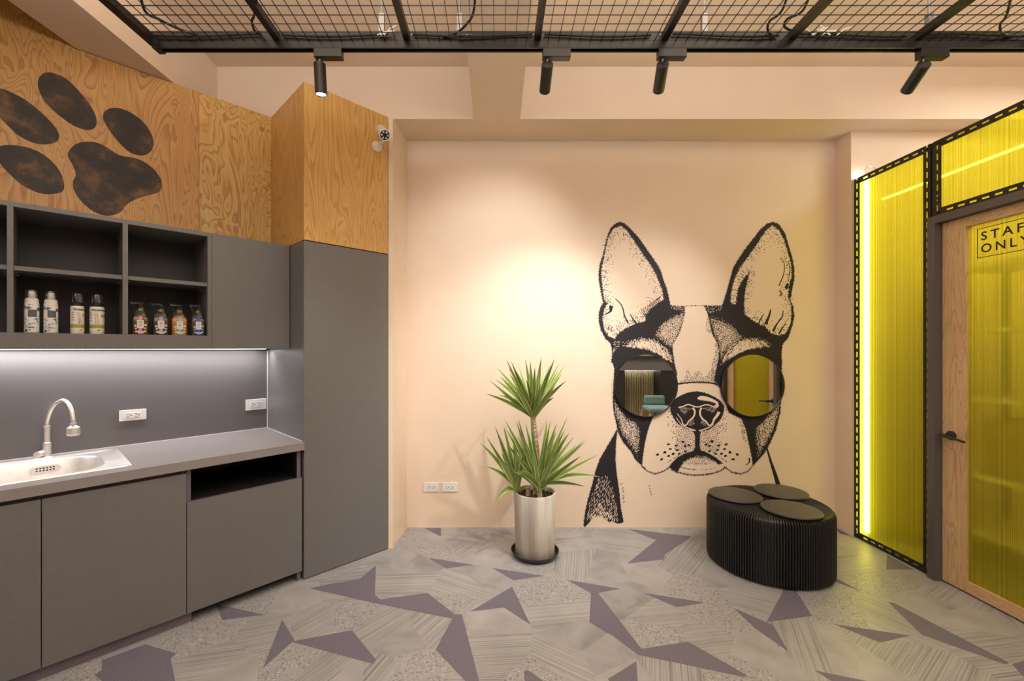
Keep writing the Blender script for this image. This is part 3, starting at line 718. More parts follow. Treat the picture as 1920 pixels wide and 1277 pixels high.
# sink
sk = thing('sink', 'long shallow stainless steel sink set into the grey worktop', 'sink', BF(1.15, -.33, WT1))
def rrect(x0, x1, y0, y1, r, n=64, rr=None):
    pts = []
    for (cx, cy, a0) in ((x1-r, y1-r, 0), (x0+r, y1-r, 90), (x0+r, y0+r, 180), (x1-r, y0+r, 270)):
        for k in range(n//4):
            a = math.radians(a0+90*k/(n//4-1)); pts.append((cx+r*math.cos(a), cy+r*math.sin(a)))
    return pts
loops = [(rrect(SS0-.008, SS1+.008, SD0-.006, SD1+.006, .02), WT1+.0008), (rrect(SS0-.004, SS1+.004, SD0-.002, SD1+.002, .02), WT1+.006), (rrect(SS0+.012, SS1-.012, SD0+.012, SD1-.012, .025), WT1+.006),
         (rrect(SS0+.02, SS1-.02, SD0+.02, SD1-.02, .03), WT1+.001), (rrect(SS0+.075, SS1-.075, SD0+.035, SD1-.035, .15), WT1-.002), (rrect(SS0+.082, SS1-.082, SD0+.042, SD1-.042, .145), WT1-.012),
         (rrect(SS0+.09, SS1-.09, SD0+.05, SD1-.05, .14), WT1-.13), (rrect(SS0+.13, SS1-.13, SD0+.09, SD1-.09, .10), WT1-.155)]
mb = MB(); vs_ = []; n = 64
for lp, z in loops: vs_ += [BF(a, d, z) for a, d in lp]
fs = []
for k in range(len(loops)-1):
    for i in range(n): fs.append([k*n+i, k*n+(i+1) % n, (k+1)*n+(i+1) % n, (k+1)*n+i])
fs.append([(len(loops)-1)*n+i for i in range(n)])
mb.add(vs_, fs).build('basin', M['steel'], sk, smooth=True)
# overflow grille on the back wall of the basin
sc_, _ = b_at(85, SD0+.05); zc_ = WT1-.045
og = MB().prism([(sc_+a, zc_+b_) for a, b_ in rrect(-.055, .055, -.017, .017, .0168, 32)], SD0+.051, SD0+.056, lambda s, z, d: BF(s, d, z)).build('overflow_grille', M['steel'], sk)
hb = MB()
for i in range(6):
    for j in (-1, 1): hb.cyl(BF(sc_-.03+i*.012, SD0+.0562, zc_+j*.006), BF(sc_-.03+i*.012, SD0+.0568, zc_+j*.006), .0042, seg=8)
hb.build('overflow_holes', M['slot'], og)
# faucet
fs_, fd = 1.063, -.615
fa = thing('faucet', 'brushed steel gooseneck faucet with bell spray head behind the sink', 'faucet', BF(fs_, fd, WT1))
fb = BF(fs_, fd, WT1+.0005)
MB().lathe([(.019, 0), (.019, .004), (.0165, .006), (.0165, .075), (.0118, .078), (.0118, .155), (.014, .156), (.014, .162), (.0098, .163)], fb, seg=28).build('body', M['steel'], fa, smooth=True)
MB().cyl(fb+Vector((0, 0, .022))+DB*.017, fb+Vector((0, 0, .022))+DB*.017+NB*.026+DB*.02, .018, .016, seg=24).build('lever', M['steel'], fa, smooth=True)
top = [at_depth(*q, (fb+NB*.0).y+dy) for q, dy in (((88, 803), 0), ((89, 790), 0), ((94, 773), -.01), ((103, 759), -.02), ((113, 752), -.03), ((121, 751), -.04), ((129, 758), -.055), ((134, 770), -.065), ((137, 786), -.07), ((137.5, 793), -.07))]
top[0] = fb+Vector((0, 0, .160))
MB().tube(spline([tuple(p) for p in top], 5, False), .0086, 14).build('spout', M['steel'], fa, smooth=True)
hd = top[-1]
MB().lathe([(.0125, 0), (.0125, -.012), (.018, -.018), (.0255, -.023), (.0265, -.045), (.0275, -.052), (.024, -.062), (.012, -.0655), (.0, -.066)], hd, seg=28).build('spray_head', M['steel'], fa, smooth=True)
# sockets on the splashback
for px, py, wpx, lab in ((249, 778, 51, 'white double socket on the splashback right of the faucet'), (487, 757.5, 38, 'white double socket in the splashback corner by the tall cabinet')):
    s, Y = b_at(px, -.66); z = EYE-(py-PY)/F*Y
    wd = abs(b_at(px-wpx/2, -.66)[0]-b_at(px+wpx/2, -.66)[0])
    if px > 400: s = max(s, s_at(-.65)+wd/2+.006)
    socket(BF(s, -.66, z), -DB, (0, 0, 1), NB, wd, 20/F*Y, lab, 'sockets on the splashback')
# base cabinets
s350 = b_at(350, 0)[0]; s78 = b_at(77.5, 0)[0]
sc = thing('base_cabinet', 'grey base cabinet with two doors under the sink', 'cabinet', BF(1.4, -.3, 0), 'grey base cabinets')
mb = MB()
mb.box((s350+.003, -.64, .066), (s350+.02, -.024, .786), BF); mb.box((2.46, -.64, .066), (2.48, -.024, .786), BF)
mb.box((s350+.021, -.64, .066), (2.459, -.024, .084), BF); mb.box((s350+.021, -.65, .066), (2.459, -.641, .786), BF)
mb.box((s350+.021, -.06, .70), (2.459, -.04, .786), BF)
mb.build('carcass', M['mauve'], sc)
MB().box((s350+.0015, -.02, .060), (s78-.0015, 0, .766), BF).build('door', M['laminate'], sc, bevel=.0012)
MB().box((s78+.0015, -.02, .060), (2.48, 0, .766), BF).build('door', M['laminate'], sc, bevel=.0012)
MB().box((b_at(359, -.03)[0], -.05, 0), (2.48, -.03, .0655), BF).build('plinth', M['mauve'], sc)
nc = thing('base_cabinet', 'grey base cabinet with an open black niche above its front, next to the tall cabinet', 'cabinet', BF(.3, -.3, 0), 'grey base cabinets')
sR = .012
mb = MB().box((s350-.022, -.60, .067), (s350-.002, -.021, .786), BF); mb.build('side_panel', M['mauve'], nc)
MB().box((sR, -.60, 0), (sR+.02, -.021, .786), BF).build('side_panel', M['mauve'], nc)
MB().box((sR+.0205, -.60, .598), (s350-.0225, -.021, .616), BF).build('niche_shelf', M['black_inside'], nc)
MB().box((sR+.0205, -.60, .6165), (s350-.0225, -.59, .786), BF).build('niche_back', M['black_inside'], nc)
mb = MB().box((sR+.0205, -.589, .6165), (sR+.0215, -.03, .786), BF).box((s350-.0235, -.589, .6165), (s350-.0225, -.03, .786), BF); mb.build('niche_lining', M['black_inside'], nc)
MB().box((sR, -.02, .060), (s350-.0015, 0, .616), BF).build('front_panel', M['laminate'], nc, bevel=.0012)
MB().box((sR, -.0205, .6163), (s350-.0015, 0, .6195), BF).build('edge_strip', M['mauve'], nc)

# ---------------------------------------------------------------- bottles
SH = 1.4685
def clear_mat():
    m = bpy.data.materials.new('clear_plastic'); m.use_nodes = True; nt = m.node_tree
    b = nt.nodes['Principled BSDF']; out = nt.nodes['Material Output']
    t = node(nt, 'ShaderNodeBsdfTransparent'); g = node(nt, 'ShaderNodeBsdfGlossy'); g.inputs['Roughness'].default_value = .12
    t.inputs['Color'].default_value = (.82, .84, .86, 1)
    lw = node(nt, 'ShaderNodeLayerWeight'); lw.inputs['Blend'].default_value = .45
    mx = node(nt, 'ShaderNodeMixShader'); nt.links.new(lw.outputs['Facing'], mx.inputs[0])
    nt.links.new(t.outputs[0], mx.inputs[1]); nt.links.new(g.outputs[0], mx.inputs[2]); nt.links.new(mx.outputs[0], out.inputs[0])
    nt.nodes.remove(b); return m
M['clear'] = clear_mat()
def floral(name, base, spots, scale):
    m, nt, b = new_mat(name); tc = node(nt, 'ShaderNodeTexCoord')
    v = node(nt, 'ShaderNodeTexVoronoi'); v.inputs['Scale'].default_value = scale
    nz = node(nt, 'ShaderNodeTexNoise'); nz.inputs['Scale'].default_value = scale*1.2
    nt.links.new(tc.outputs['Object'], v.inputs['Vector']); nt.links.new(tc.outputs['Object'], nz.inputs['Vector'])
    sp = node(nt, 'ShaderNodeSeparateColor'); nt.links.new(v.outputs['Color'], sp.inputs[0])
    r = node(nt, 'ShaderNodeValToRGB'); r.color_ramp.interpolation = 'CONSTANT'; e = r.color_ramp.elements
    e[0].position = 0; e[0].color = (*spots[0], 1); e[1].position = .30; e[1].color = (*base, 1)
    for i, c in enumerate(spots[1:]):
        x = e.new(.18+.07*i-.05); x.color = (*c, 1)
    nt.links.new(sp.outputs[0], r.inputs['Fac'])
    gt = node(nt, 'ShaderNodeMath', operation='GREATER_THAN'); gt.inputs[1].default_value = .47
    nt.links.new(nz.outputs['Fac'], gt.inputs[0])
    mx = node(nt, 'ShaderNodeMix', data_type='RGBA'); mx.inputs[6].default_value = (*base, 1)
    nt.links.new(gt.outputs[0], mx.inputs['Factor']); nt.links.new(r.outputs[0], mx.inputs[7]); nt.links.new(mx.outputs[2], b.inputs['Base Color'])
    b.inputs['Roughness'].default_value = .4; return m
M['label_floral'] = floral('label_blue_floral', (.75, .70, .66), [(.03, .03, .04), (.30, .52, .66), (.12, .25, .38)], 85)
M['label_cream'] = plain('label_cream', (.72, .66, .58), .45)
M['label_olive'] = plain('label_olive', (.36, .30, .05), .5)
M['label_ink'] = plain('label_ink', (.05, .045, .045), .5)
M['label_slate'] = plain('label_slate', (.085, .095, .105), .5)
M['amber'] = plain('gold_collar', (.62, .42, .08), .25, metal=.9)
FACE = math.atan2(-1, 1)          # bottles look out of the shelf along the wall's normal
def curved(mb, c, r, a0, a1, z0, z1, mi=0, n=10, t=.0005):
    vs = []; fs = []
    for i in range(n+1):
        a = FACE+a0+(a1-a0)*i/n
        for z in (z0, z1): vs.append(Vector(c)+Vector(((r+t)*math.cos(a), (r+t)*math.sin(a), z)))
    for i in range(n): fs.append([2*i, 2*i+2, 2*i+3, 2*i+1])
    return mb.add(vs, fs, mi)
def text_mesh(body, size, bold=0.0, space=1.0):
    cu = bpy.data.curves.new('t', 'FONT'); cu.body = body; cu.size = size; cu.offset = bold; cu.resolution_u = 4; cu.space_character = space
    o = bpy.data.objects.new('t', cu); COL.objects.link(o)
    bpy.context.view_layer.update()
    me = bpy.data.meshes.new_from_object(o.evaluated_get(bpy.context.evaluated_depsgraph_get()))
    bpy.data.objects.remove(o); bpy.data.curves.remove(cu)
    return [v.co.copy() for v in me.vertices], [list(p.vertices) for p in me.polygons]
def curved_text(mb, body, size, c, r, z, a_mid=0, bold=.0004):
    v, f = text_mesh(body, size, bold); xs = [p.x for p in v]; m = (min(xs)+max(xs))/2
    out = []
    for p in v:
        a = FACE+a_mid+(p.x-m)/r
        out.append(Vector(c)+Vector(((r+.0009)*math.cos(a), (r+.0009)*math.sin(a), z+p.y)))
    mb.add(out, f)
def bpos(px, w_=.285):
    p = on_diag(px, 600, C0-R2*w_); return Vector((p.x, p.y, SH))
def px_r(wpx, p): return wpx*p.y/F/2
def foam_bottle(px, wpx, top, lab):
    c = bpos(px); r = px_r(wpx, c)*.70; H = EYE-(top-PY)/F*c.y-SH
    t = thing('foam_bottle', lab, 'bottle', c, 'white foam bottles on the shelf')
    z = lambda k: H*k
    MB().lathe([(r*.9, 0), (r, z(.015)), (r, z(.66)), (r*.97, z(.70)), (r*.93, z(.705)), (r*.93, z(.78)), (r*.8, z(.80)), (r*.8, z(.81))], c, seg=36).build('body', M['white'], t, smooth=True)
    MB().lathe([(r*1.004, z(.03)), (r*1.004, z(.655))], c, seg=36).build('floral_label', M['label_floral'], t, smooth=True)
    lb = MB(); curved(lb, c, r*1.006, -.45, .75, z(.37), z(.54)); lb.build('dark_badge', M['label_slate'], t)
    lb = MB(); curved(lb, c, r*1.006, -.55, .55, z(.02), z(.17)); lb.build('text_panel', M['white'], t)
    lb = MB(); curved(lb, c, r*1.008, -.45, .35, z(.115), z(.135)); curved(lb, c, r*1.008, -.35, .2, z(.15), z(.158)); curved(lb, c, r*1.008, -.4, -.1, z(.06), z(.08)); lb.build('small_print', M['label_ink'], t)
    MB().lathe([(r*.5, z(.811)), (r*.5, z(.955)), (r*.44, z(.965))], c, seg=24).build('pump', M['white'], t, smooth=True)
    MB().lathe([(r*.88, z(.812)), (r*.86, z(.985)), (r*.80, z(1.0)), (0, z(1.0))], c, seg=32).build('clear_cap', M['clear'], t, smooth=True)
foam_bottle(59.5, 29, 544, 'white foam bottle with blue floral print, leftmost on the shelf')
foam_bottle(95.5, 28, 547, 'white foam bottle with blue floral print, second from left beside the cream bottles')
def wash_bottle(px, wpx, top, lab, turn):
    c = bpos(px); r = px_r(wpx, c)*.70; H = EYE-(top-PY)/F*c.y-SH
    t = thing('wash_bottle', lab, 'bottle', c, 'cream label bottles on the shelf')
    z = lambda k: H*k
    MB().lathe([(r*.94, 0), (r*.98, z(.01)), (r*.98, z(.67)), (r*.93, z(.69))], c, seg=36).build('body', M['white'], t, smooth=True)
    MB().lathe([(r, z(.06)), (r, z(.665))], c, seg=36).build('paper_label', M['label_cream'], t, smooth=True)
    MB().lathe([(r*1.004, z(.145)), (r*1.004, z(.235))], c, seg=36).build('olive_band', M['label_olive'], t, smooth=True)
    lb = MB(); curved(lb, c, r*1.006, .45+turn, 1.3+turn, z(.42), z(.50)); lb.build('olive_badge', M['label_olive'], t)
    lb = MB(); curved_text(lb, 'Waterless', H*.075, c, r*1.004, z(.58), turn+.15)
    curved_text(lb, 'BRAVO', H*.05, c, r*1.004, z(.085), turn+.2) if False else None
    lb.build('lettering', M['label_ink'], t); lb = MB()
    def ln(pts):
        for (a0, z0), (a1, z1) in zip(pts, pts[1:]):
            P = lambda a, zz: Vector(c)+Vector(((r*1.01)*math.cos(FACE+a), (r*1.01)*math.sin(FACE+a), z(zz)))
            lb.cyl(P(a0+turn, z0), P(a1+turn, z1), .0007, seg=5)
    ln([(-.45, .47), (-.3, .53), (-.05, .52), (0, .48), (-.2, .46), (-.45, .47)]); ln([(-.2, .46), (-.3, .36), (-.28, .25), (-.2, .25)]); ln([(-.05, .47), (.05, .38), (.2, .28), (.35, .25)]); ln([(-.1, .40), (-.12, .25), (0, .25), (.0, .33)])
    lb.build('dog_drawing', M['label_ink'], t); lb = MB()
    for k in range(4): curved(lb, c, r*1.004, -1.2+turn, -.85+turn, z(.33+.06*k), z(.345+.06*k))
    lb.build('small_print', M['label_ink'], t); lb = MB(); curved(lb, c, r*1.004, -.1+turn, .35+turn, z(.085), z(.105))
    lb.build('small_print', M['label_ink'], t)
    MB().lathe([(r*.80, z(.695)), (r*.82, z(.70)), (r*.82, z(.765)), (r*.5, z(.77)), (r*.5, z(.93))], c, seg=28).build('dark_collar', M['black_soft'], t, smooth=True)
    MB().lathe([(r*.93, z(.775)), (r*.80, z(.98)), (r*.76, z(1.0)), (0, z(1.0))], c, seg=32).build('clear_cap', M['clear'], t, smooth=True)
wash_bottle(145, 28, 551, 'cream label bottle with olive band, its dark collar left of its twin', .35)
wash_bottle(182, 30, 553, 'cream label bottle with olive band, nearest the shelf divider', .05)
def pump_bottle(px, wpx, top, liquid, accent, petals, lab, w_=.27):
    c = bpos(px, w_); hw = px_r(wpx, c)*.80; H = EYE-(top-PY)/F*c.y-SH
    t = thing('pump_bottle', lab, 'bottle', c, 'square pump bottles on the shelf')
    ca, sa = math.cos(FACE), math.sin(FACE)
    fr = lambda x, y, z: Vector(c)+Vector((-sa*x+ca*y, ca*x+sa*y, z))     # x right, y forward
    def loft(mb, secs, n=32):
        vs = []; fs = []
        for h, w_, rr, dx in secs: vs += [fr(a+dx, b_, h*H) for a, b_ in rrect(-w_, w_, -w_*.8, w_*.8, rr, n)]
        for k in range(len(secs)-1):
            for i in range(n): fs.append([k*n+i, k*n+(i+1) % n, (k+1)*n+(i+1) % n, (k+1)*n+i])
        fs.append(list(range(n))[::-1]); fs.append([(len(secs)-1)*n+i for i in range(n)])
        return mb.add(vs, fs)
    ml = plain('liquid_'+petals, liquid, .12, spec=.6)
    loft(MB(), [(0, hw*.95, hw*.25, 0), (.02, hw, hw*.25, 0), (.50, hw, hw*.25, 0), (.56, hw*.9, hw*.3, 0), (.62, hw*.55, hw*.4, 0), (.64, hw*.42, hw*.33, 0)]).build('bottle_body', ml, t, smooth=True)
    f = hw*.8+.0006
    quad = lambda mb, x0, x1, z0, z1, k=0: mb.box((x0*hw, f+k, z0*H), (x1*hw, f+k+.0004, z1*H), fr)
    ma = plain('accent_'+petals, accent, .5); mp = plain('petal_'+petals, [min(1, a*.5+.35) for a in accent], .5)
    quad(MB(), -.22, .22, .03, .57).build('ribbon', ma, t)
    quad(MB(), -.42, .42, .20, .45, .0006).build('cream_badge', M['label_cream'], t)
    pr = MB()
    for k in range(4): quad(pr, -.25+.03*k, .25-.04*k, .40-.045*k, .412-.045*k, .0012)
    pr.build('badge_print', M['label_slate'], t)
    fm = MB()
    for a, b_, s in ((-.62, .27, .17), (-.55, .19, .15), (.62, .30, .18), (.58, .2, .14), (-.5, .10, .16), (-.25, .09, .2), (.3, .08, .2), (.55, .11, .17), (0, .07, .2)):
        fm.cyl(fr(a*hw, f+.0002, b_*H), fr(a*hw, f+.0009, b_*H), s*hw, seg=7)
    fm.build('flower_print', mp, t)
    q = fr(0, 0, .642*H)
    MB().lathe([(hw*.42, 0), (hw*.42, .06*H), (hw*.30, .065*H), (hw*.30, .09*H)], q, seg=20).build('neck', M['black_soft'], t, smooth=True)
    MB().lathe([(hw*.46, .735*H-.642*H), (hw*.46, .815*H-.642*H)], q, seg=20).build('gold_collar', M['amber'], t, smooth=True)
    pm = MB().lathe([(hw*.2, .82*H-.642*H), (hw*.2, .88*H-.642*H), (hw*.36, .885*H-.642*H), (hw*.36, .96*H-.642*H)], q, seg=20)
    pm.tube([fr(-hw*.1, 0, .93*H), fr(-hw*.8, 0, .945*H), fr(-hw*1.05, 0, .93*H)], hw*.11, 8)
    pm.build('pump_head', M['black_soft'], t, smooth=True)
    loft(MB(), [(.575, hw*.93, hw*.4, 0), (.75, hw*.72, hw*.3, -hw*.12), (.9, hw*.72, hw*.25, -hw*.38), (.995, hw*.86, hw*.2, -hw*.5)]).build('clear_cover', M['clear'], t, smooth=True)
pump_bottle(262, 30, 567, (.085, .055, .012), (.80, .24, .33), 'pink', 'square pump bottle of dark amber liquid with pink label ribbon')
pump_bottle(300.5, 29, 569, (.055, .035, .03), (.52, .36, .47), 'lilac', 'square pump bottle of brown liquid with lilac label ribbon')
pump_bottle(335.5, 29, 571, (.42, .15, .015), (.27, .50, .53), 'teal', 'square pump bottle of orange liquid with teal label ribbon')
pump_bottle(370.5, 26, 572, (.06, .045, .015), (.03, .09, .75), 'blue', 'square pump bottle with bright blue label ribbon, rightmost on the shelf', .30)
# ---------------------------------------------------------------- security camera on the plywood box
cb = on_diag(706, 275, C0-R2*.578)
sec = thing('security_camera', 'white bullet security camera on the honey plywood box', 'camera', cb)
nl = (LF(0, 1, 0)-LF(0, 0, 0)).normalized()
MB().lathe([(.036, .0008), (.036, .008), (.032, .016), (.017, .028), (.012, .04), (.0, .042)], cb, nl, 32).build('base', M['white_plastic'], sec, smooth=True)
rear, front = at_depth(713, 243, 2.92), at_depth(722.3, 254.5, 2.79)
axv = (front-rear).normalized()
piv = at_depth(716.5, 263.5, 2.87)
MB().tube([cb+nl*.03, cb+nl*.055+Vector((.01, -.005, .012)), piv], .011, 12).build('arm', M['white_plastic'], sec, smooth=True)
MB().lathe([(.018, -.0), (.030, .004), (.033, .012), (.033, .15), (.036, .152), (.036, .166), (.033, .168), (.030, .166), (.030, .163)], rear, axv, 36).build('housing', M['white_plastic'], sec, smooth=True)
ln_ = MB().lathe([(.030, .1632), (.030, .164)], rear, axv, 32).build('lens_plate', M['black_soft'], sec)
q = Vector((0, 0, 1)).rotation_difference(axv); lm = MB(); fcen = rear+axv*.1642
for k in range(6):
    a = math.pi*k/3+math.pi/6; lm.lathe([(.0065, 0), (.0055, .003), (0, .004)], fcen+q @ Vector((.0195*math.cos(a), .0195*math.sin(a), 0)), axv, 12)
lm.build('infrared_lamps', M['label_cream'], ln_, smooth=True)
MB().lathe([(.010, 0), (.009, .004), (0, .004)], fcen, axv, 16).build('lens', M['black_inside'], ln_, smooth=True)
MB().cyl(piv, rear+axv*.085-Vector((0, 0, .028)), .007, seg=10).build('knuckle', M['black_soft'], sec)
# ================================================================ YELLOW PARTITION AND DOOR
PXX = 2.66
pa = thing('partition', 'yellow ribbed translucent partition in a black slotted angle frame', 'partition', (PXX, 2.9, 0))
def slotted(a, b, wdir, wd, name):
    """slotted angle bar from a to b, face towards the room, slots punched along the middle"""
    a, b, wv = Vector(a), Vector(b), Vector(wdir); L = (b-a).length; t = (b-a).normalized(); th = Vector((.004, 0, 0)); mb = MB()
    def bar(s0, s1, w0, w1):
        p = [a+t*s0+wv*w0, a+t*s1+wv*w0, a+t*s1+wv*w1, a+t*s0+wv*w1]; mb.hexa(p+[q+th for q in p])
    sl = .0055
    bar(0, L, 0, wd/2-sl); bar(0, L, wd/2+sl, wd)
    s = 0; k = 0
    while s < L:
        e = min(L, s+(.030 if k == 0 else .024)); bar(s, e, wd/2-sl, wd/2+sl); s = e+.038; k += 1
    # return flange running away from the room
    p = [a, b, b+wv*.003, a+wv*.003]; mb.hexa([q+th for q in p]+[q+Vector((.04, 0, 0)) for q in p])
    return mb.build(name, M['angle'], pa)
ZT = 2.65
slotted((PXX, 3.228, 0), (PXX, 3.228, ZT), (0, -1, 0), .047, 'post')
slotted((PXX, 2.662, 0), (PXX, 2.662, ZT), (0, 1, 0), .045, 'post')
slotted((PXX, 2.644, 2.192), (PXX, 2.644, ZT), (0, -1, 0), .045, 'post')
slotted((PXX, 3.180, ZT), (PXX, 2.708, ZT), (0, 0, -1), .045, 'top_rail')
slotted((PXX, 2.598, ZT), (PXX, 1.62, ZT), (0, 0, -1), .045, 'top_rail')
slotted((PXX, 3.180, .002), (PXX, 2.708, .002), (0, 0, 1), .045, 'bottom_rail')
slotted((PXX, 2.598, 2.194), (PXX, 1.62, 2.194), (0, 0, 1), .045, 'transom_rail')
MB().box((PXX+.006, 2.6445, 2.192), (PXX+.04, 2.6615, ZT), mi=0).build('post_filler', M['angle'], pa)
ribbed_pane((PXX+.010, 2.668, .008), (PXX+.016, 3.222, ZT-.006), pa)
ribbed_pane((PXX+.010, 1.63, 2.200), (PXX+.016, 2.640, ZT-.006), pa)
bo = MB()
for y, z in ((2.685, 2.627), (2.62, 2.627), (2.62, 2.216), (3.205, 2.627), (3.205, .025), (2.685, .025), (2.62, 2.30), (2.685, 1.58)):
    bo.cyl((PXX-.0005, y, z), (PXX-.006, y, z), .009, seg=6)
bo.build('bolts', M['black_soft'], pa)
# light tube standing behind the partition's edge
lt = thing('light_tube', 'bright white vertical light tube behind the yellow partition edge', 'lamp', (2.715, 3.178, .05))
MB().box((2.70, 3.160, .05), (2.716, 3.192, 2.665)).build('tube', None or plain('tube_glow', (1, 1, 1), .5, emit=(1, 1, .96), strength=30), lt)
MB().box((2.717, 3.156, .045), (2.724, 3.196, 2.67)).build('tube_back', M['zinc'], lt)
hs = at_depth(1612, 322, 3.19)
MB().tube(spline([(2.715, 3.178, 2.66), (2.70, 3.18, 2.70), (2.715, 3.17, 2.725), (2.745, 3.15, 2.70), (2.75, 3.12, 2.66)], 6, False), .004, 8).build('wire_loop', M['clear'], lt, smooth=True)
lh = thing('light_tube', 'thin horizontal white light line high behind the yellow panes', 'lamp', (2.80, 2.6, 2.47))
MB().box((2.80, 1.9, 2.470), (2.812, 3.15, 2.482)).build('tube', plain('line_glow', (1, 1, 1), .5, emit=(1, .98, .9), strength=7), lh)
MB().box((2.813, 1.9, 2.468), (2.82, 3.15, 2.484)).build('tube_back', M['zinc'], lh)
# staff room furniture seen blurred through the ribs
sf = thing('storage_shelf', 'dim storage shelf blurred behind the yellow panes', 'shelf', (3.4, 2.4, 0))
for y in (1.7, 3.0):
    for x in (3.15, 3.53): MB().box((x, y, 0), (x+.03, y+.03, 1.95)).build('post', M['frame_grey'], sf)
for z in (.18, .55, 1.05, 1.5, 1.92): MB().box((3.14, 1.69, z), (3.57, 3.04, z+.03)).build('shelf_board', M['white_plastic'], sf)
M['carton'] = plain('cardboard', (.32, .22, .13), .8)
for (y0, y1, z, h, lab) in ((1.80, 2.25, .211, .26, 'dim carton on the low storage shelf near the door, behind yellow ribs'), (2.4, 2.85, .581, .36, 'dim carton on the second storage shelf near the light tube, behind yellow ribs'), (1.85, 2.3, 1.081, .33, 'dim carton on the middle storage shelf, behind yellow ribs')):
    bxx = thing('carton', lab, 'box', (3.35, (y0+y1)/2, z), 'cartons in the staff room')
    MB().box((3.2, y0, z), (3.5, y1, z+h)).build('body', M['carton'], bxx); MB().box((3.2, (y0+y1)/2-.03, z+h+.0003), (3.5, (y0+y1)/2+.03, z+h+.001)).build('tape', M['label_cream'], bxx)
# door
DO = thing('door_1', 'ash framed staff door with a yellow ribbed pane', None, (2.67, 2.15, 0), kind='structure')
mb = MB().box((2.63, 2.606, 0), (2.74, 2.653, 2.19)).box((2.63, 1.66, 0), (2.74, 1.703, 2.19)).box((2.63, 1.703, 2.146), (2.74, 2.606, 2.19))
mb.box((2.714, 2.595, 0), (2.74, 2.606, 2.146)); mb.build('door_frame', M['frame_grey'], DO)
DY0, DY1, DZ0, DZ1 = 1.706, 2.603, .010, 2.143
lf_ = MB()
def stile(y0, y1, z0, z1, n): return MB().box((2.672, y0, z0), (2.710, y1, z1)).build(n, M['ash'], DO, bevel=.0015)
stile(DY1-.128, DY1, DZ0, DZ1, 'stile'); stile(DY0, DY0+.128, DZ0, DZ1, 'stile')
M['ash_rail'] = wood('ash_wood_rail', [(.72, .50, .27), (.68, .455, .235), (.54, .32, .145)], 0, (11, 1.1, 11), 14, off=(2.2, 1.0, 3.4))
MB().box((2.672, DY0+.1285, DZ0), (2.710, DY1-.1285, DZ0+.062)).build('bottom_rail', M['ash_rail'], DO, bevel=.0015)
MB().box((2.672, DY0+.1285, DZ1-.055), (2.710, DY1-.1285, DZ1)).build('top_rail', M['ash_rail'], DO, bevel=.0015)
ribbed_pane((2.690, DY0+.1286, DZ0+.0622), (2.696, DY1-.1286, DZ1-.0552), DO)
hy, hz = 2.548, .885
hn = MB().lathe([(.027, .0005), (.027, .008), (.020, .012), (.011, .016), (.0105, .05), (.014, .056), (.012, .07), (0, .072)], (2.672, hy, hz), (-1, 0, 0), 28).build('handle', M['black_soft'], DO, smooth=True)
MB().tube(spline([(2.612, hy, hz), (2.606, hy-.03, hz), (2.606, hy-.075, hz-.004), (2.610, hy-.125, hz-.012)], 5, False), [.011]*5+[.0095]*5+[.007]*6, 12).build('lever', M['black_soft'], hn, smooth=True)
MB().cyl((2.672, hy, hz-.075), (2.668, hy, hz-.075), .002, seg=8).build('keyhole', M['black_soft'], hn)
# STAFF ONLY sign lettering on the pane
SX = 2.6885
sgn = MB(); y0, z1, z0 = on_x(1832, 434, SX).y, 2.062, 1.898
wd = .345
def sbox(ya, yb, za, zb): sgn.box((SX, yb, za), (SX+.0008, ya, zb))
sbox(y0, y0-wd, z1-.0035, z1); sbox(y0, y0-wd, z0, z0+.0035); sbox(y0, y0-.0035, z0, z1); sbox(y0-wd+.0035, y0-wd, z0, z1)
for txt, zz, tw in (('STAFF', 1.994, .243), ('ONLY', 1.925, .222)):
    v, f = text_mesh(txt, .066, .0011, 1.4); x0 = min(p.x for p in v); sx = tw/(max(p.x for p in v)-x0)
    # letters spaced out a little
    sgn.add([Vector((SX, y0-.020-(p.x-x0)*sx, zz+p.y)) for p in v], f)
sgn.build('sign_lettering', M['angle'], DO)
struct('wall_stub', MB().box((2.66, 1.552, 0), (2.74, 1.658, ZC)), M['wall'])

# ================================================================ CEILING GRID AND TRACK LIGHTS
GY, GZ = 1.975, 2.80
grid = thing('ceiling_grid', 'black steel mesh grid hung under the ceiling', 'ceiling grid', (.45, .9, GZ))
GX0, GX1, GY0 = -1.60, 2.52, -.55
bars = [-1.58, -.998, -.406, .189, .768, 1.345, 1.918, 2.50]
MB().box((GX0, GY, GZ-.002), (GX1, GY+.04, GZ+.040)).build('frame_rail', M['black_metal'], grid)
MB().box((GX0, GY0-.04, GZ-.002), (GX1, GY0, GZ+.040)).build('frame_rail', M['black_metal'], grid)
for i, x in enumerate(bars):
    nm = 'frame_rail' if i in (0, len(bars)-1) else 'cross_bar'
    hw = .02 if i in (0, len(bars)-1) else .0145
    MB().box((x-hw, GY0, GZ-.001 if hw < .02 else GZ-.002), (x+hw, GY-.0005, GZ+.03)).build(nm, M['black_metal'], grid)
for a, b_ in zip(bars, bars[1:]):
    mb = MB(); r = .0014
    y = GY-.05
    while y > GY0: mb.box((a+.015, y-r, GZ-.004), (b_-.015, y+r, GZ-.004+2*r)); y -= .05
    n = round((b_-a)/.05); 
    for k in range(1, n):
        x = a+(b_-a)*k/n; mb.box((x-r, GY0, GZ-.0075), (x+r, GY+.012, GZ-.0075+2*r))
    mb.build('mesh_panel', M['black_metal'], grid)
for px in (716, 862, 1320, 1742):
    x = (px-PX)/F*1.995
    mb = MB().cyl((x, 1.995, GZ+.04), (x, 1.995, ZC), .005, seg=8).box((x-.012, 1.985, GZ+.0405), (x+.012, 2.005, GZ+.13))
    mb.build('hanger_rod', M['zinc'], grid)
sc_m = MB()
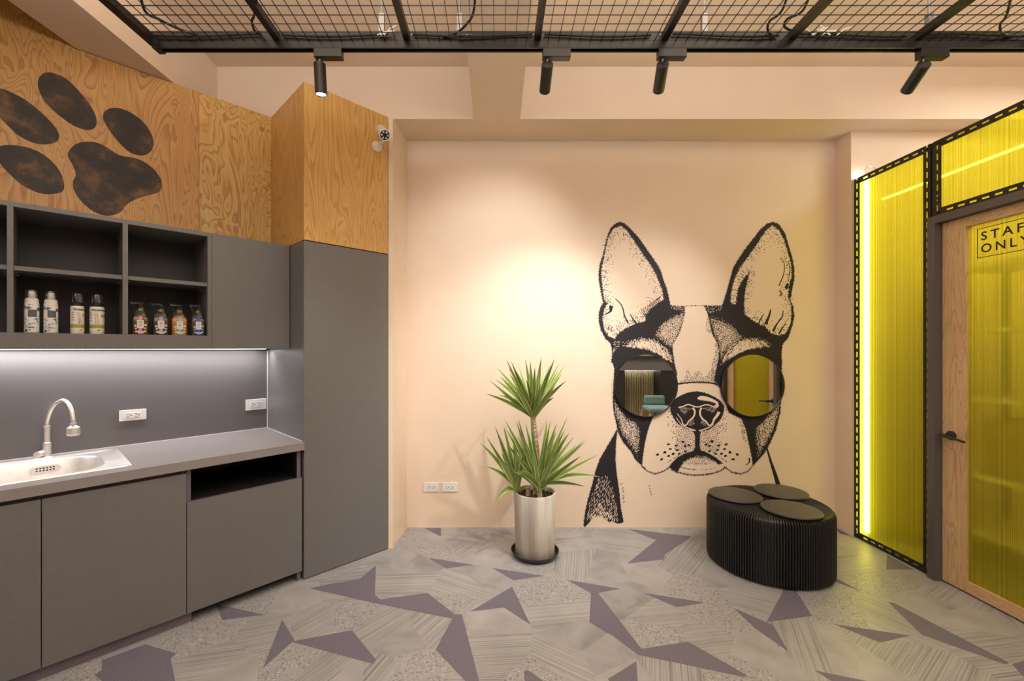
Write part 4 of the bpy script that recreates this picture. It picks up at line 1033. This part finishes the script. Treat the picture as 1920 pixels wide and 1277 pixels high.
for px in (291, 346, 532, 547, 772, 778, 876, 884, 1000, 1014, 1238, 1476, 1484, 1714, 1776, 1786):
    p = at_depth(px, 70, GY); sc_m.cyl((p.x, GY-.0005, GZ+.021), (p.x, GY-.003, GZ+.021), .0032, seg=8)
sc_m.build('screws', M['zinc'], grid)
# cables lying on the mesh
def cable(pts, r, lab, mat='cable', name='cable', grp='cables lying on the mesh grid'):
    q = [tuple(at_z(px, py, zz)) for px, py, zz in pts]
    mb = MB().tube(spline(q, 8, False), r, 8)
    o = mb.build(name, M[mat], smooth=True); return tag(o, lab, 'cable', grp)
Zc = GZ+.012
cable([(255, -110, Zc), (268, 12, Zc), (300, 37, Zc), (345, 58, Zc), (372, 65, Zc)], .0055, 'thick black cable sagging across the grid corner above the paw print')
cable([(492, -100, Zc), (478, 20, Zc), (472, 40, Zc), (478, 58, Zc), (490, 66, Zc)], .005, 'short black cable bend left of the first cross bar')
cable([(896, -110, Zc), (889, 15, Zc), (875, 45, Zc), (853, 63, Zc), (830, 68, Zc)], .005, 'black cable curving down left of the middle cross bar')
cable([(1500, -110, Zc), (1470, 12, Zc), (1443, 40, Zc), (1440, 58, Zc), (1450, 68, Zc)], .005, 'black cable loop, outer of the pair over the right side of the mural')
cable([(1545, -110, Zc), (1510, 12, Zc), (1477, 35, Zc), (1471, 50, Zc), (1490, 60, Zc)], .005, 'black cable loop, inner of the pair over the right side of the mural')
cable([(1915, -110, Zc), (1890, 20, Zc), (1876, 45, Zc), (1880, 62, Zc), (1905, 72, Zc)], .005, 'black cable hook at the far right of the grid')
def along(x0, x1, lab, ph):
    q = []; x = x0
    while x < x1:
        q.append((x, GY-.012, GZ+.012+.006*math.sin(x*9+ph))); x += .06
    o = MB().tube(spline(q, 4, False), .0055, 8).build('cable', M['cable'], smooth=True); tag(o, lab, 'cable', 'cables lying on the mesh grid')
for a, b_, lab in zip(bars[:-1], bars[1:], ('leftmost bay by the grid corner', 'bay over the plywood box', 'bay left of the middle beam', 'bay above the left dog ear', 'bay above the right dog ear', 'bay with the white cable ties', 'bay above the staff door')):
    along(a+.03, b_-.025, 'black cable run clipped along the grid rail, '+lab, a)
for px, lab, tail in ((713, 'frayed white cable tie on the grid rail near the lit spotlight', 1), (1528, 'tangle of white cable ties on the grid rail over the right dog ear', 2)):
    p = at_depth(px, 66, GY-.02); mb = MB()
    for k in range(4*tail):
        a = random.uniform(-.4, .6); q = Vector((math.cos(a)*random.choice((-1, 1)) if tail == 2 else math.cos(a), -.1, abs(math.sin(a))+.1))
        st = p+Vector((random.uniform(-.03, .05)*tail, 0, -.0)); mb.tube([st, st+q*.03+Vector((0, 0, .008)), st+q*.065], .0028, 6)
    o = mb.build('cable_tie', M['white_plastic'], smooth=True); tag(o, lab, 'cable tie', 'white cable ties on the grid')
# track
tr = thing('light_track', 'black lighting track along the front rail of the mesh grid', 'light track', (.45, 1.99, 2.775))
MB().box((-1.53, 1.976, 2.764), (2.52, 1.984, 2.7975)).box((-1.53, 2.002, 2.764), (2.52, 2.010, 2.7975)).box((-1.53, 1.984, 2.790), (2.52, 2.002, 2.7975)).build('channel', M['black_metal'], tr)
MB().box((-1.56, 1.97, 2.760), (-1.531, 2.016, 2.7975)).build('end_feed', M['black_soft'], tr)
def spot(x0, lean, lab, watts, target, lit=False):
    t = thing('track_spotlight', lab, 'spotlight', (x0, 1.993, 2.762), 'black spotlights on the track')
    MB().box((x0-.022, 1.975, 2.724), (x0+.105, 2.011, 2.7635)).build('adapter', M['black_soft'], t, bevel=.002)
    MB().cyl((x0, 1.993, 2.7235), (x0, 1.993, 2.693), .006, seg=12).build('stem', M['zinc'], t)
    a = Vector((x0, 1.993, 2.690)); d = Vector(lean).normalized()
    a = a-d*.012
    MB().lathe([(.0245, 0), (.0265, .002), (.0265, .136), (.0235, .138), (.022, .132), (.0, .131)], a, d, 32).build('cylinder', M['black_soft'] if not lit else M['black_gloss'], t, smooth=True)
    MB().lathe([(.0215, .1325), (.012, .1335), (0, .134)], a, d, 24).build('lens', M['lens'] if lit else M['lens_dim'], t, smooth=True)
    l = bpy.data.lights.new('spotlight_beam', 'SPOT'); l.energy = watts; l.spot_size = math.radians(76); l.spot_blend = .9; l.shadow_soft_size = .022; l.color = (1, .985, .97)
    o = bpy.data.objects.new('spotlight_beam', l); COL.objects.link(o); o.parent = t
    e = a+d*.15; o.location = e-Vector(t['_w']); o.rotation_euler = (Vector(target)-e).to_track_quat('-Z', 'Y').to_euler()
M['black_gloss'] = plain('satin_black_metal', (.03, .028, .028), .3, metal=.6)
M['lens_dim'] = plain('spot_lens', (1, 1, 1), .4, emit=(1, .95, .88), strength=6)
spot(-.808, (.02, .08, -1), 'black track spotlight pointing straight down over the plywood box, lens lit', 34, (-.80, 2.5, 0), True)
spot(.235, (.01, .93, -.36), 'black track spotlight above the left dog ear, tilted at the wall', 46, (.0, BY, 2.0))
spot(.763, (.20, .93, -.36), 'black track spotlight above the dog forehead gap, tilted at the wall', 125, (.2, BY, .85))
spot(1.958, (.26, .93, -.38), 'black track spotlight near the staff door, tilted at the wall', 80, (.6, BY, .9))

# ================================================================ PLANT
pc = Vector((.263, 2.94, 0))
M['saucer'] = plain('black_saucer', (.018, .016, .016), .35)
o = MB().lathe([(.125, .0), (.142, .004), (.160, .034), (.162, .038), (.157, .038), (.150, .020), (.14, .010), (0, .008)], pc, seg=64).build('plant_saucer', M['saucer'], smooth=True)
tag(o, 'black plastic saucer under the grey plant pot', 'saucer')
pt = thing('potted_plant', 'tall spiky yucca plant in a pale grey concrete pot', 'plant', pc+Vector((0, 0, .0095)))
m, nt, b = new_mat('concrete_pot'); tc = node(nt, 'ShaderNodeTexCoord'); mp = node(nt, 'ShaderNodeMapping'); mp.inputs['Scale'].default_value = (9, 9, 1.2)
n = node(nt, 'ShaderNodeTexNoise'); n.inputs['Scale'].default_value = 1; n.inputs['Detail'].default_value = 7; nt.links.new(tc.outputs['Object'], mp.inputs[0]); nt.links.new(mp.outputs[0], n.inputs['Vector'])
r = node(nt, 'ShaderNodeValToRGB'); r.color_ramp.elements[0].position = .40; r.color_ramp.elements[0].color = (.40, .355, .30, 1); r.color_ramp.elements[1].position = .58; r.color_ramp.elements[1].color = (.66, .61, .54, 1)
nt.links.new(n.outputs['Fac'], r.inputs['Fac']); nt.links.new(r.outputs[0], b.inputs['Base Color']); b.inputs['Roughness'].default_value = .7; M['pot'] = m
MB().lathe([(.128, .010), (.131, .014), (.1425, .425), (.141, .430), (.131, .430), (.129, .425), (.127, .36), (.05, .355)], pc, seg=64).build('pot', M['pot'], pt, smooth=True)
M['soil'] = plain('dark_soil', (.05, .032, .02), .9, noise=.5, nscale=90, bump=1, bscale=120)
so = MB().lathe([(.1265, .395), (.09, .402), (.04, .40), (0, .404)], pc, seg=40)
for k in range(70):
    a, rr = random.uniform(0, 6.28), .118*math.sqrt(random.random()); s = random.uniform(.006, .012)
    so.lathe([(0, -s), (s, 0), (0, s)], pc+Vector((rr*math.cos(a), rr*math.sin(a), .404)), (random.gauss(0, 1), random.gauss(0, 1), 1), 5)
so.build('soil', M['soil'], pt)
M['bark'] = plain('yucca_bark', (.42, .33, .21), .8, noise=.45, nscale=70, bump=1, bscale=90)
tk = [at_depth(1003, 935, 2.95), at_depth(1007, 880, 2.95), at_depth(1006, 840, 2.945), at_depth(1001, 800, 2.94), at_depth(999, 780, 2.94)]
tks = spline([tuple(p) for p in tk], 14, False)
MB().tube(tks, [.0165+.0022*(i % 3 == 0) for i in range(len(tks))], 14).build('trunk', M['bark'], pt)
stub = MB()
for px, py, z in ((968, 928, .3), (1012, 920, .3), (990, 915, .3)):
    p = at_z(px, 925, .42); p.y = pc.y+(-.05 if px > 1000 else .0); p.x = (px-PX)/F*p.y
    stub.tube([(p.x, p.y, .39), (p.x, p.y, .455)], [.019, .014], 10)
stub.build('stem_base', M['bark'], pt)
def leaf_mat(nm, mid, edge):
    m, nt, b = new_mat(nm); uv = node(nt, 'ShaderNodeUVMap'); sp = node(nt, 'ShaderNodeSeparateXYZ'); nt.links.new(uv.outputs[0], sp.inputs[0])
    r = node(nt, 'ShaderNodeValToRGB'); e = r.color_ramp.elements
    e[0].position = 0; e[0].color = (*edge, 1); e[1].position = 1; e[1].color = (*edge, 1)
    for p, c in ((.13, edge), (.2, mid), (.5, [k*1.15 for k in mid]), (.8, mid), (.87, edge)):
        x = e.new(p); x.color = (*c, 1)
    nz = node(nt, 'ShaderNodeTexNoise'); nz.inputs['Scale'].default_value = 1
    mp = node(nt, 'ShaderNodeMapping'); mp.inputs['Scale'].default_value = (26, 1.2, 1); nt.links.new(uv.outputs[0], mp.inputs[0]); nt.links.new(mp.outputs[0], nz.inputs['Vector'])
    mx = node(nt, 'ShaderNodeMix', data_type='RGBA', blend_type='OVERLAY'); mx.inputs['Factor'].default_value = .45
    bw = node(nt, 'ShaderNodeRGBToBW'); nt.links.new(nz.outputs['Color'], bw.inputs[0])
    nt.links.new(sp.outputs['X'], r.inputs['Fac']); nt.links.new(r.outputs[0], mx.inputs[6]); nt.links.new(bw.outputs[0], mx.inputs[7])
    nt.links.new(mx.outputs[2], b.inputs['Base Color']); b.inputs['Roughness'].default_value = .38
    return m
M['leaf_a'] = leaf_mat('leaf_mid_green', (.20, .30, .07), (.55, .58, .22))
M['leaf_b'] = leaf_mat('leaf_deep_green', (.12, .21, .045), (.42, .50, .13))
class Leaves:
    def __init__(self): self.mb = MB(); self.uv = []
    def leaf(self, base, tip, wd, sag=.0, mi=0, n=9):
        base, tip = Vector(base), Vector(tip); L = (tip-base).length; t = (tip-base).normalized()
        side = t.cross(Vector((random.gauss(0, .25), -1, random.gauss(0, .25)))).normalized(); up = side.cross(t).normalized()
        vs = []; fs = []
        for i in range(n+1):
            k = i/n
            wv = wd*(.5+1.4*k-1.9*k*k if k < .45 else .745*(1-((k-.45)/.55)**1.5))/.75
            wv = max(wv, .0006)
            c = base+t*L*k+Vector((0, 0, -1))*sag*(k*k)+Vector((0, 0, 1))*sag*.6*math.sin(k*math.pi)
            for s_, h in ((-1, .28), (0, 0), (1, .28)): vs.append(c+side*s_*wv/2+up*h*wv/2)
        for i in range(n):
            for j in (0, 1):
                q = [3*i+j, 3*i+j+1, 3*i+j+4, 3*i+j+3]; fs.append(q)
                self.uv.append([((a % 3)/2, (a//3)/n*3) for a in q])
        self.mb.add(vs, fs, mi)
    def build(self, name, parent):
        self.mb.uv = {1: 1}
        o = self.mb.build(name, [M['leaf_a'], M['leaf_b']], parent, smooth=False)
        for p in o.data.polygons: p.use_smooth = True
        ul = o.data.uv_layers.new(name='UVMap')
        for p, u in zip(o.data.polygons, self.uv):
            for li, q in zip(p.loop_indices, u): ul.data[li].uv = q
        return o
rs = random.Random(11)
Kp = lambda px, py, Y: at_depth(px, py, Y)
lv = Leaves(); bs = Kp(1000, 786, 2.94)
tips = [(911,733),(917,712),(931,684),(949,673),(928,705),(953,686),(938,702),(935,733),(958,674),(970,673),(985,667),(994,674),(1003,680),(1011,686),(1015,666),(1022,692),(1033,677),(1040,670),(1048,680),(1062,680),(1054,699),(1047,692),(1062,708),(975,695),(990,712),(1000,722),(1028,700),(960,700),(1040,720),(966,722)]
for i, (a, b_) in enumerate(tips):
    dy = rs.uniform(-.28, .22); 
    if b_ > 705 and 940 < a < 1045: dy = -abs(dy)-.08
    lv.leaf(bs+Vector((rs.uniform(-.008, .008), rs.uniform(-.008, .008), rs.uniform(0, .035))), Kp(a, b_, 2.94+dy*.9), rs.uniform(.026, .034), rs.uniform(0, .03), 0 if rs.random() < .7 else 1)
for i in range(16):
    a, b_ = rs.uniform(925, 1050), rs.uniform(685, 745)
    lv.leaf(bs+Vector((rs.uniform(-.008, .008), rs.uniform(-.008, .008), rs.uniform(0, .03))), Kp(a, b_, 2.94+rs.uniform(-.3, .25)), rs.uniform(.024, .032), rs.uniform(0, .03), 1 if rs.random() < .5 else 0)
lv.build('upper_rosette', pt)
lv = Leaves(); bs = Kp(1009, 918, 2.89)
tips = [(1125,882),(1098,905),(1096,828),(1123,851),(1078,813),(1064,779),(1044,790),(1026,782),(1052,810),(1033,782),(947,783),(968,788),(972,785),(995,792),(985,790),(1055,830),(1090,850),(1070,838),(966,850),(980,820),(1020,820),(1040,830),(1004,815),(1082,830),(962,872),(950,830),(1030,800),(1060,800),(1000,840),(1048,856),(975,880),(1020,850)]
for i, (a, b_) in enumerate(tips):
    dy = rs.uniform(-.22, .14)
    sg = .02 if b_ < 860 else .09
    lv.leaf(bs+Vector((rs.uniform(-.014, .014), rs.uniform(-.012, .012), rs.uniform(-.02, .04))), Kp(a, b_, 2.89+dy), rs.uniform(.026, .036), rs.uniform(0, sg), 0 if rs.random() < .45 else 1)
for i in range(22):
    a, b_ = rs.uniform(935, 1100), rs.uniform(795, 880)
    lv.leaf(bs+Vector((rs.uniform(-.016, .016), rs.uniform(-.014, .014), rs.uniform(-.02, .04))), Kp(a, b_, 2.89+rs.uniform(-.16, .18)), rs.uniform(.024, .034), rs.uniform(0, .04), 1 if rs.random() < .65 else 0)
lv.build('lower_rosette', pt)
lv = Leaves(); bs = Kp(969, 921, 2.92)
tips = [(899,822),(912,818),(911,866),(928,793),(925,930),(932,810),(945,798),(944,795),(968,835),(985,830),(940,840),(955,850),(975,842),(930,850),(962,808),(950,826)]
for i, (a, b_) in enumerate(tips):
    lv.leaf(bs+Vector((rs.uniform(-.012, .012), rs.uniform(-.01, .01), rs.uniform(-.01, .04))), Kp(a, b_, 2.92+rs.uniform(-.2, .12)), rs.uniform(.024, .033), rs.uniform(0, .03 if b_ < 900 else .12), 0 if rs.random() < .45 else 1)
lv.build('side_rosette', pt)

# ================================================================ ACCORDION STOOL
sx, sy, SR, SHh = 1.77, 2.835, .352, .398
st = thing('accordion_stool', 'round black pleated paper stool in front of the mural', 'stool', (sx, sy, 0))
NP = 150
def ringv(r, z, amp):
    out = []
    for k in range(NP):
        for f, h in ((0, -2.6), (.42, -2.6), (.56, 1), (.86, 1)):
            a = 2*math.pi*(k+f)/NP; out.append((sx+(r+amp*h)*math.cos(a), sy+(r+amp*h)*math.sin(a), z+(amp*.6 if h > 0 else -amp*.8)))
    return out
prof = [(SR-.012, .006, .006), (SR-.003, .012, .006), (SR, .03, .006), (SR, SHh-.035, .006), (SR-.004, SHh-.018, .006), (SR-.016, SHh-.005, .0055), (SR-.035, SHh, .0045), (.22, SHh+.001, .003), (.10, SHh+.001, .0018), (.03, SHh, .0006), (.001, SHh-.002, 0)]
vs_ = []; fs = []
for r_, z, am in prof: vs_ += ringv(r_, z, am)
n = 4*NP
for k in range(len(prof)-1):
    for i in range(n): fs.append([k*n+i, k*n+(i+1) % n, (k+1)*n+(i+1) % n, (k+1)*n+i])
M['pleat'] = plain('black_pleated_paper', (.022, .021, .020), .42, spec=.5)
MB().add(vs_, fs).build('pleated_body', M['pleat'], st)
M['pad'] = plain('grey_leather_pad', (.062, .056, .05), .40, bump=.15, bscale=350)
for px, py, lab in ((1378, 928.5, 'round dark seat pad at the left of the pleated stool'), (1464, 922.5, 'round dark seat pad at the back of the pleated stool, toward the partition'), (1483, 956, 'round dark seat pad at the front of the pleated stool')):
    c = at_z(px, py, SHh+.012); c.z = SHh+.0062
    t = thing('seat_pad', lab, 'seat pad', c, 'seat pads on the pleated stool')
    MB().lathe([(.150, .0), (.158, .003), (.1605, .008), (.158, .014), (.150, .0165), (.145, .0155), (.138, .0165), (.08, .0185), (0, .019)], c, seg=72).build('cushion', M['pad'], t, smooth=True)
    MB().lathe([(.1605, .0065), (.1625, .008), (.1605, .0095)], c, seg=72).build('piping', M['black_soft'], t, smooth=True)

# ================================================================ BEHIND THE PHOTOGRAPHER (seen in the mirrors)
rd = thing('reception_desk', 'dark reception desk with a lit slatted front, seen in the left mirror', 'desk', (2.8, -1.75, 0))
MB().box((1.2, -2.2, .96), (4.4, -1.6, 1.20)).build('upper_fascia', M['laminate'], rd)
MB().box((1.15, -2.25, 1.2005), (4.45, -1.56, 1.24)).build('counter_top', M['laminate_dark'], rd)
MB().box((1.2, -2.2, 0), (2.47, -1.62, .9595)).build('side_panel', M['laminate_dark'], rd)
MB().box((3.16, -2.2, 0), (4.4, -1.62, .9595)).build('side_panel', M['laminate_dark'], rd)
M['slat'] = wood('pale_slats', [(.50, .42, .25), (.42, .34, .16), (.25, .2, .08)], 0, (60, 5, .6), 6)
mb = MB().box((2.4705, -2.0, 0), (3.1595, -1.98, .9595))
x = 2.475
while x < 3.15: mb.box((x, -1.9795, .02), (x+.022, -1.95, .9)); x += .034
mb.build('slat_front', M['slat'], rd)
MB().box((2.48, -1.90, .945), (3.15, -1.86, .9585)).build('desk_light', M['led'], rd)
M['teal'] = plain('teal_fabric', (.20, .33, .33), .8)
ch = thing('lounge_chair', 'small teal chair with wooden legs, seen in the left mirror', 'chair', (2.56, -.1, 0))
MB().box((2.36, -.33, .40), (2.76, .08, .475)).build('seat', M['teal'], ch, bevel=.03)
MB().box((2.38, .06, .50), (2.74, .12, .80)).build('backrest', M['teal'], ch, bevel=.03) if False else MB().box((2.40, -.37, .478), (2.74, -.30, .625)).build('backrest', M['teal'], ch, bevel=.03)
for a, b_ in ((2.36, -.30), (2.75, -.30), (2.36, .07), (2.75, .07)):
    MB().cyl((a, b_, .3995), (a+(a-2.555)*.15, b_+(b_+.115)*.15, 0), .018, .012, seg=12).build('leg', M['ash'], ch, smooth=True)
for o in bpy.data.objects:
    if '_w' in o: del o['_w']
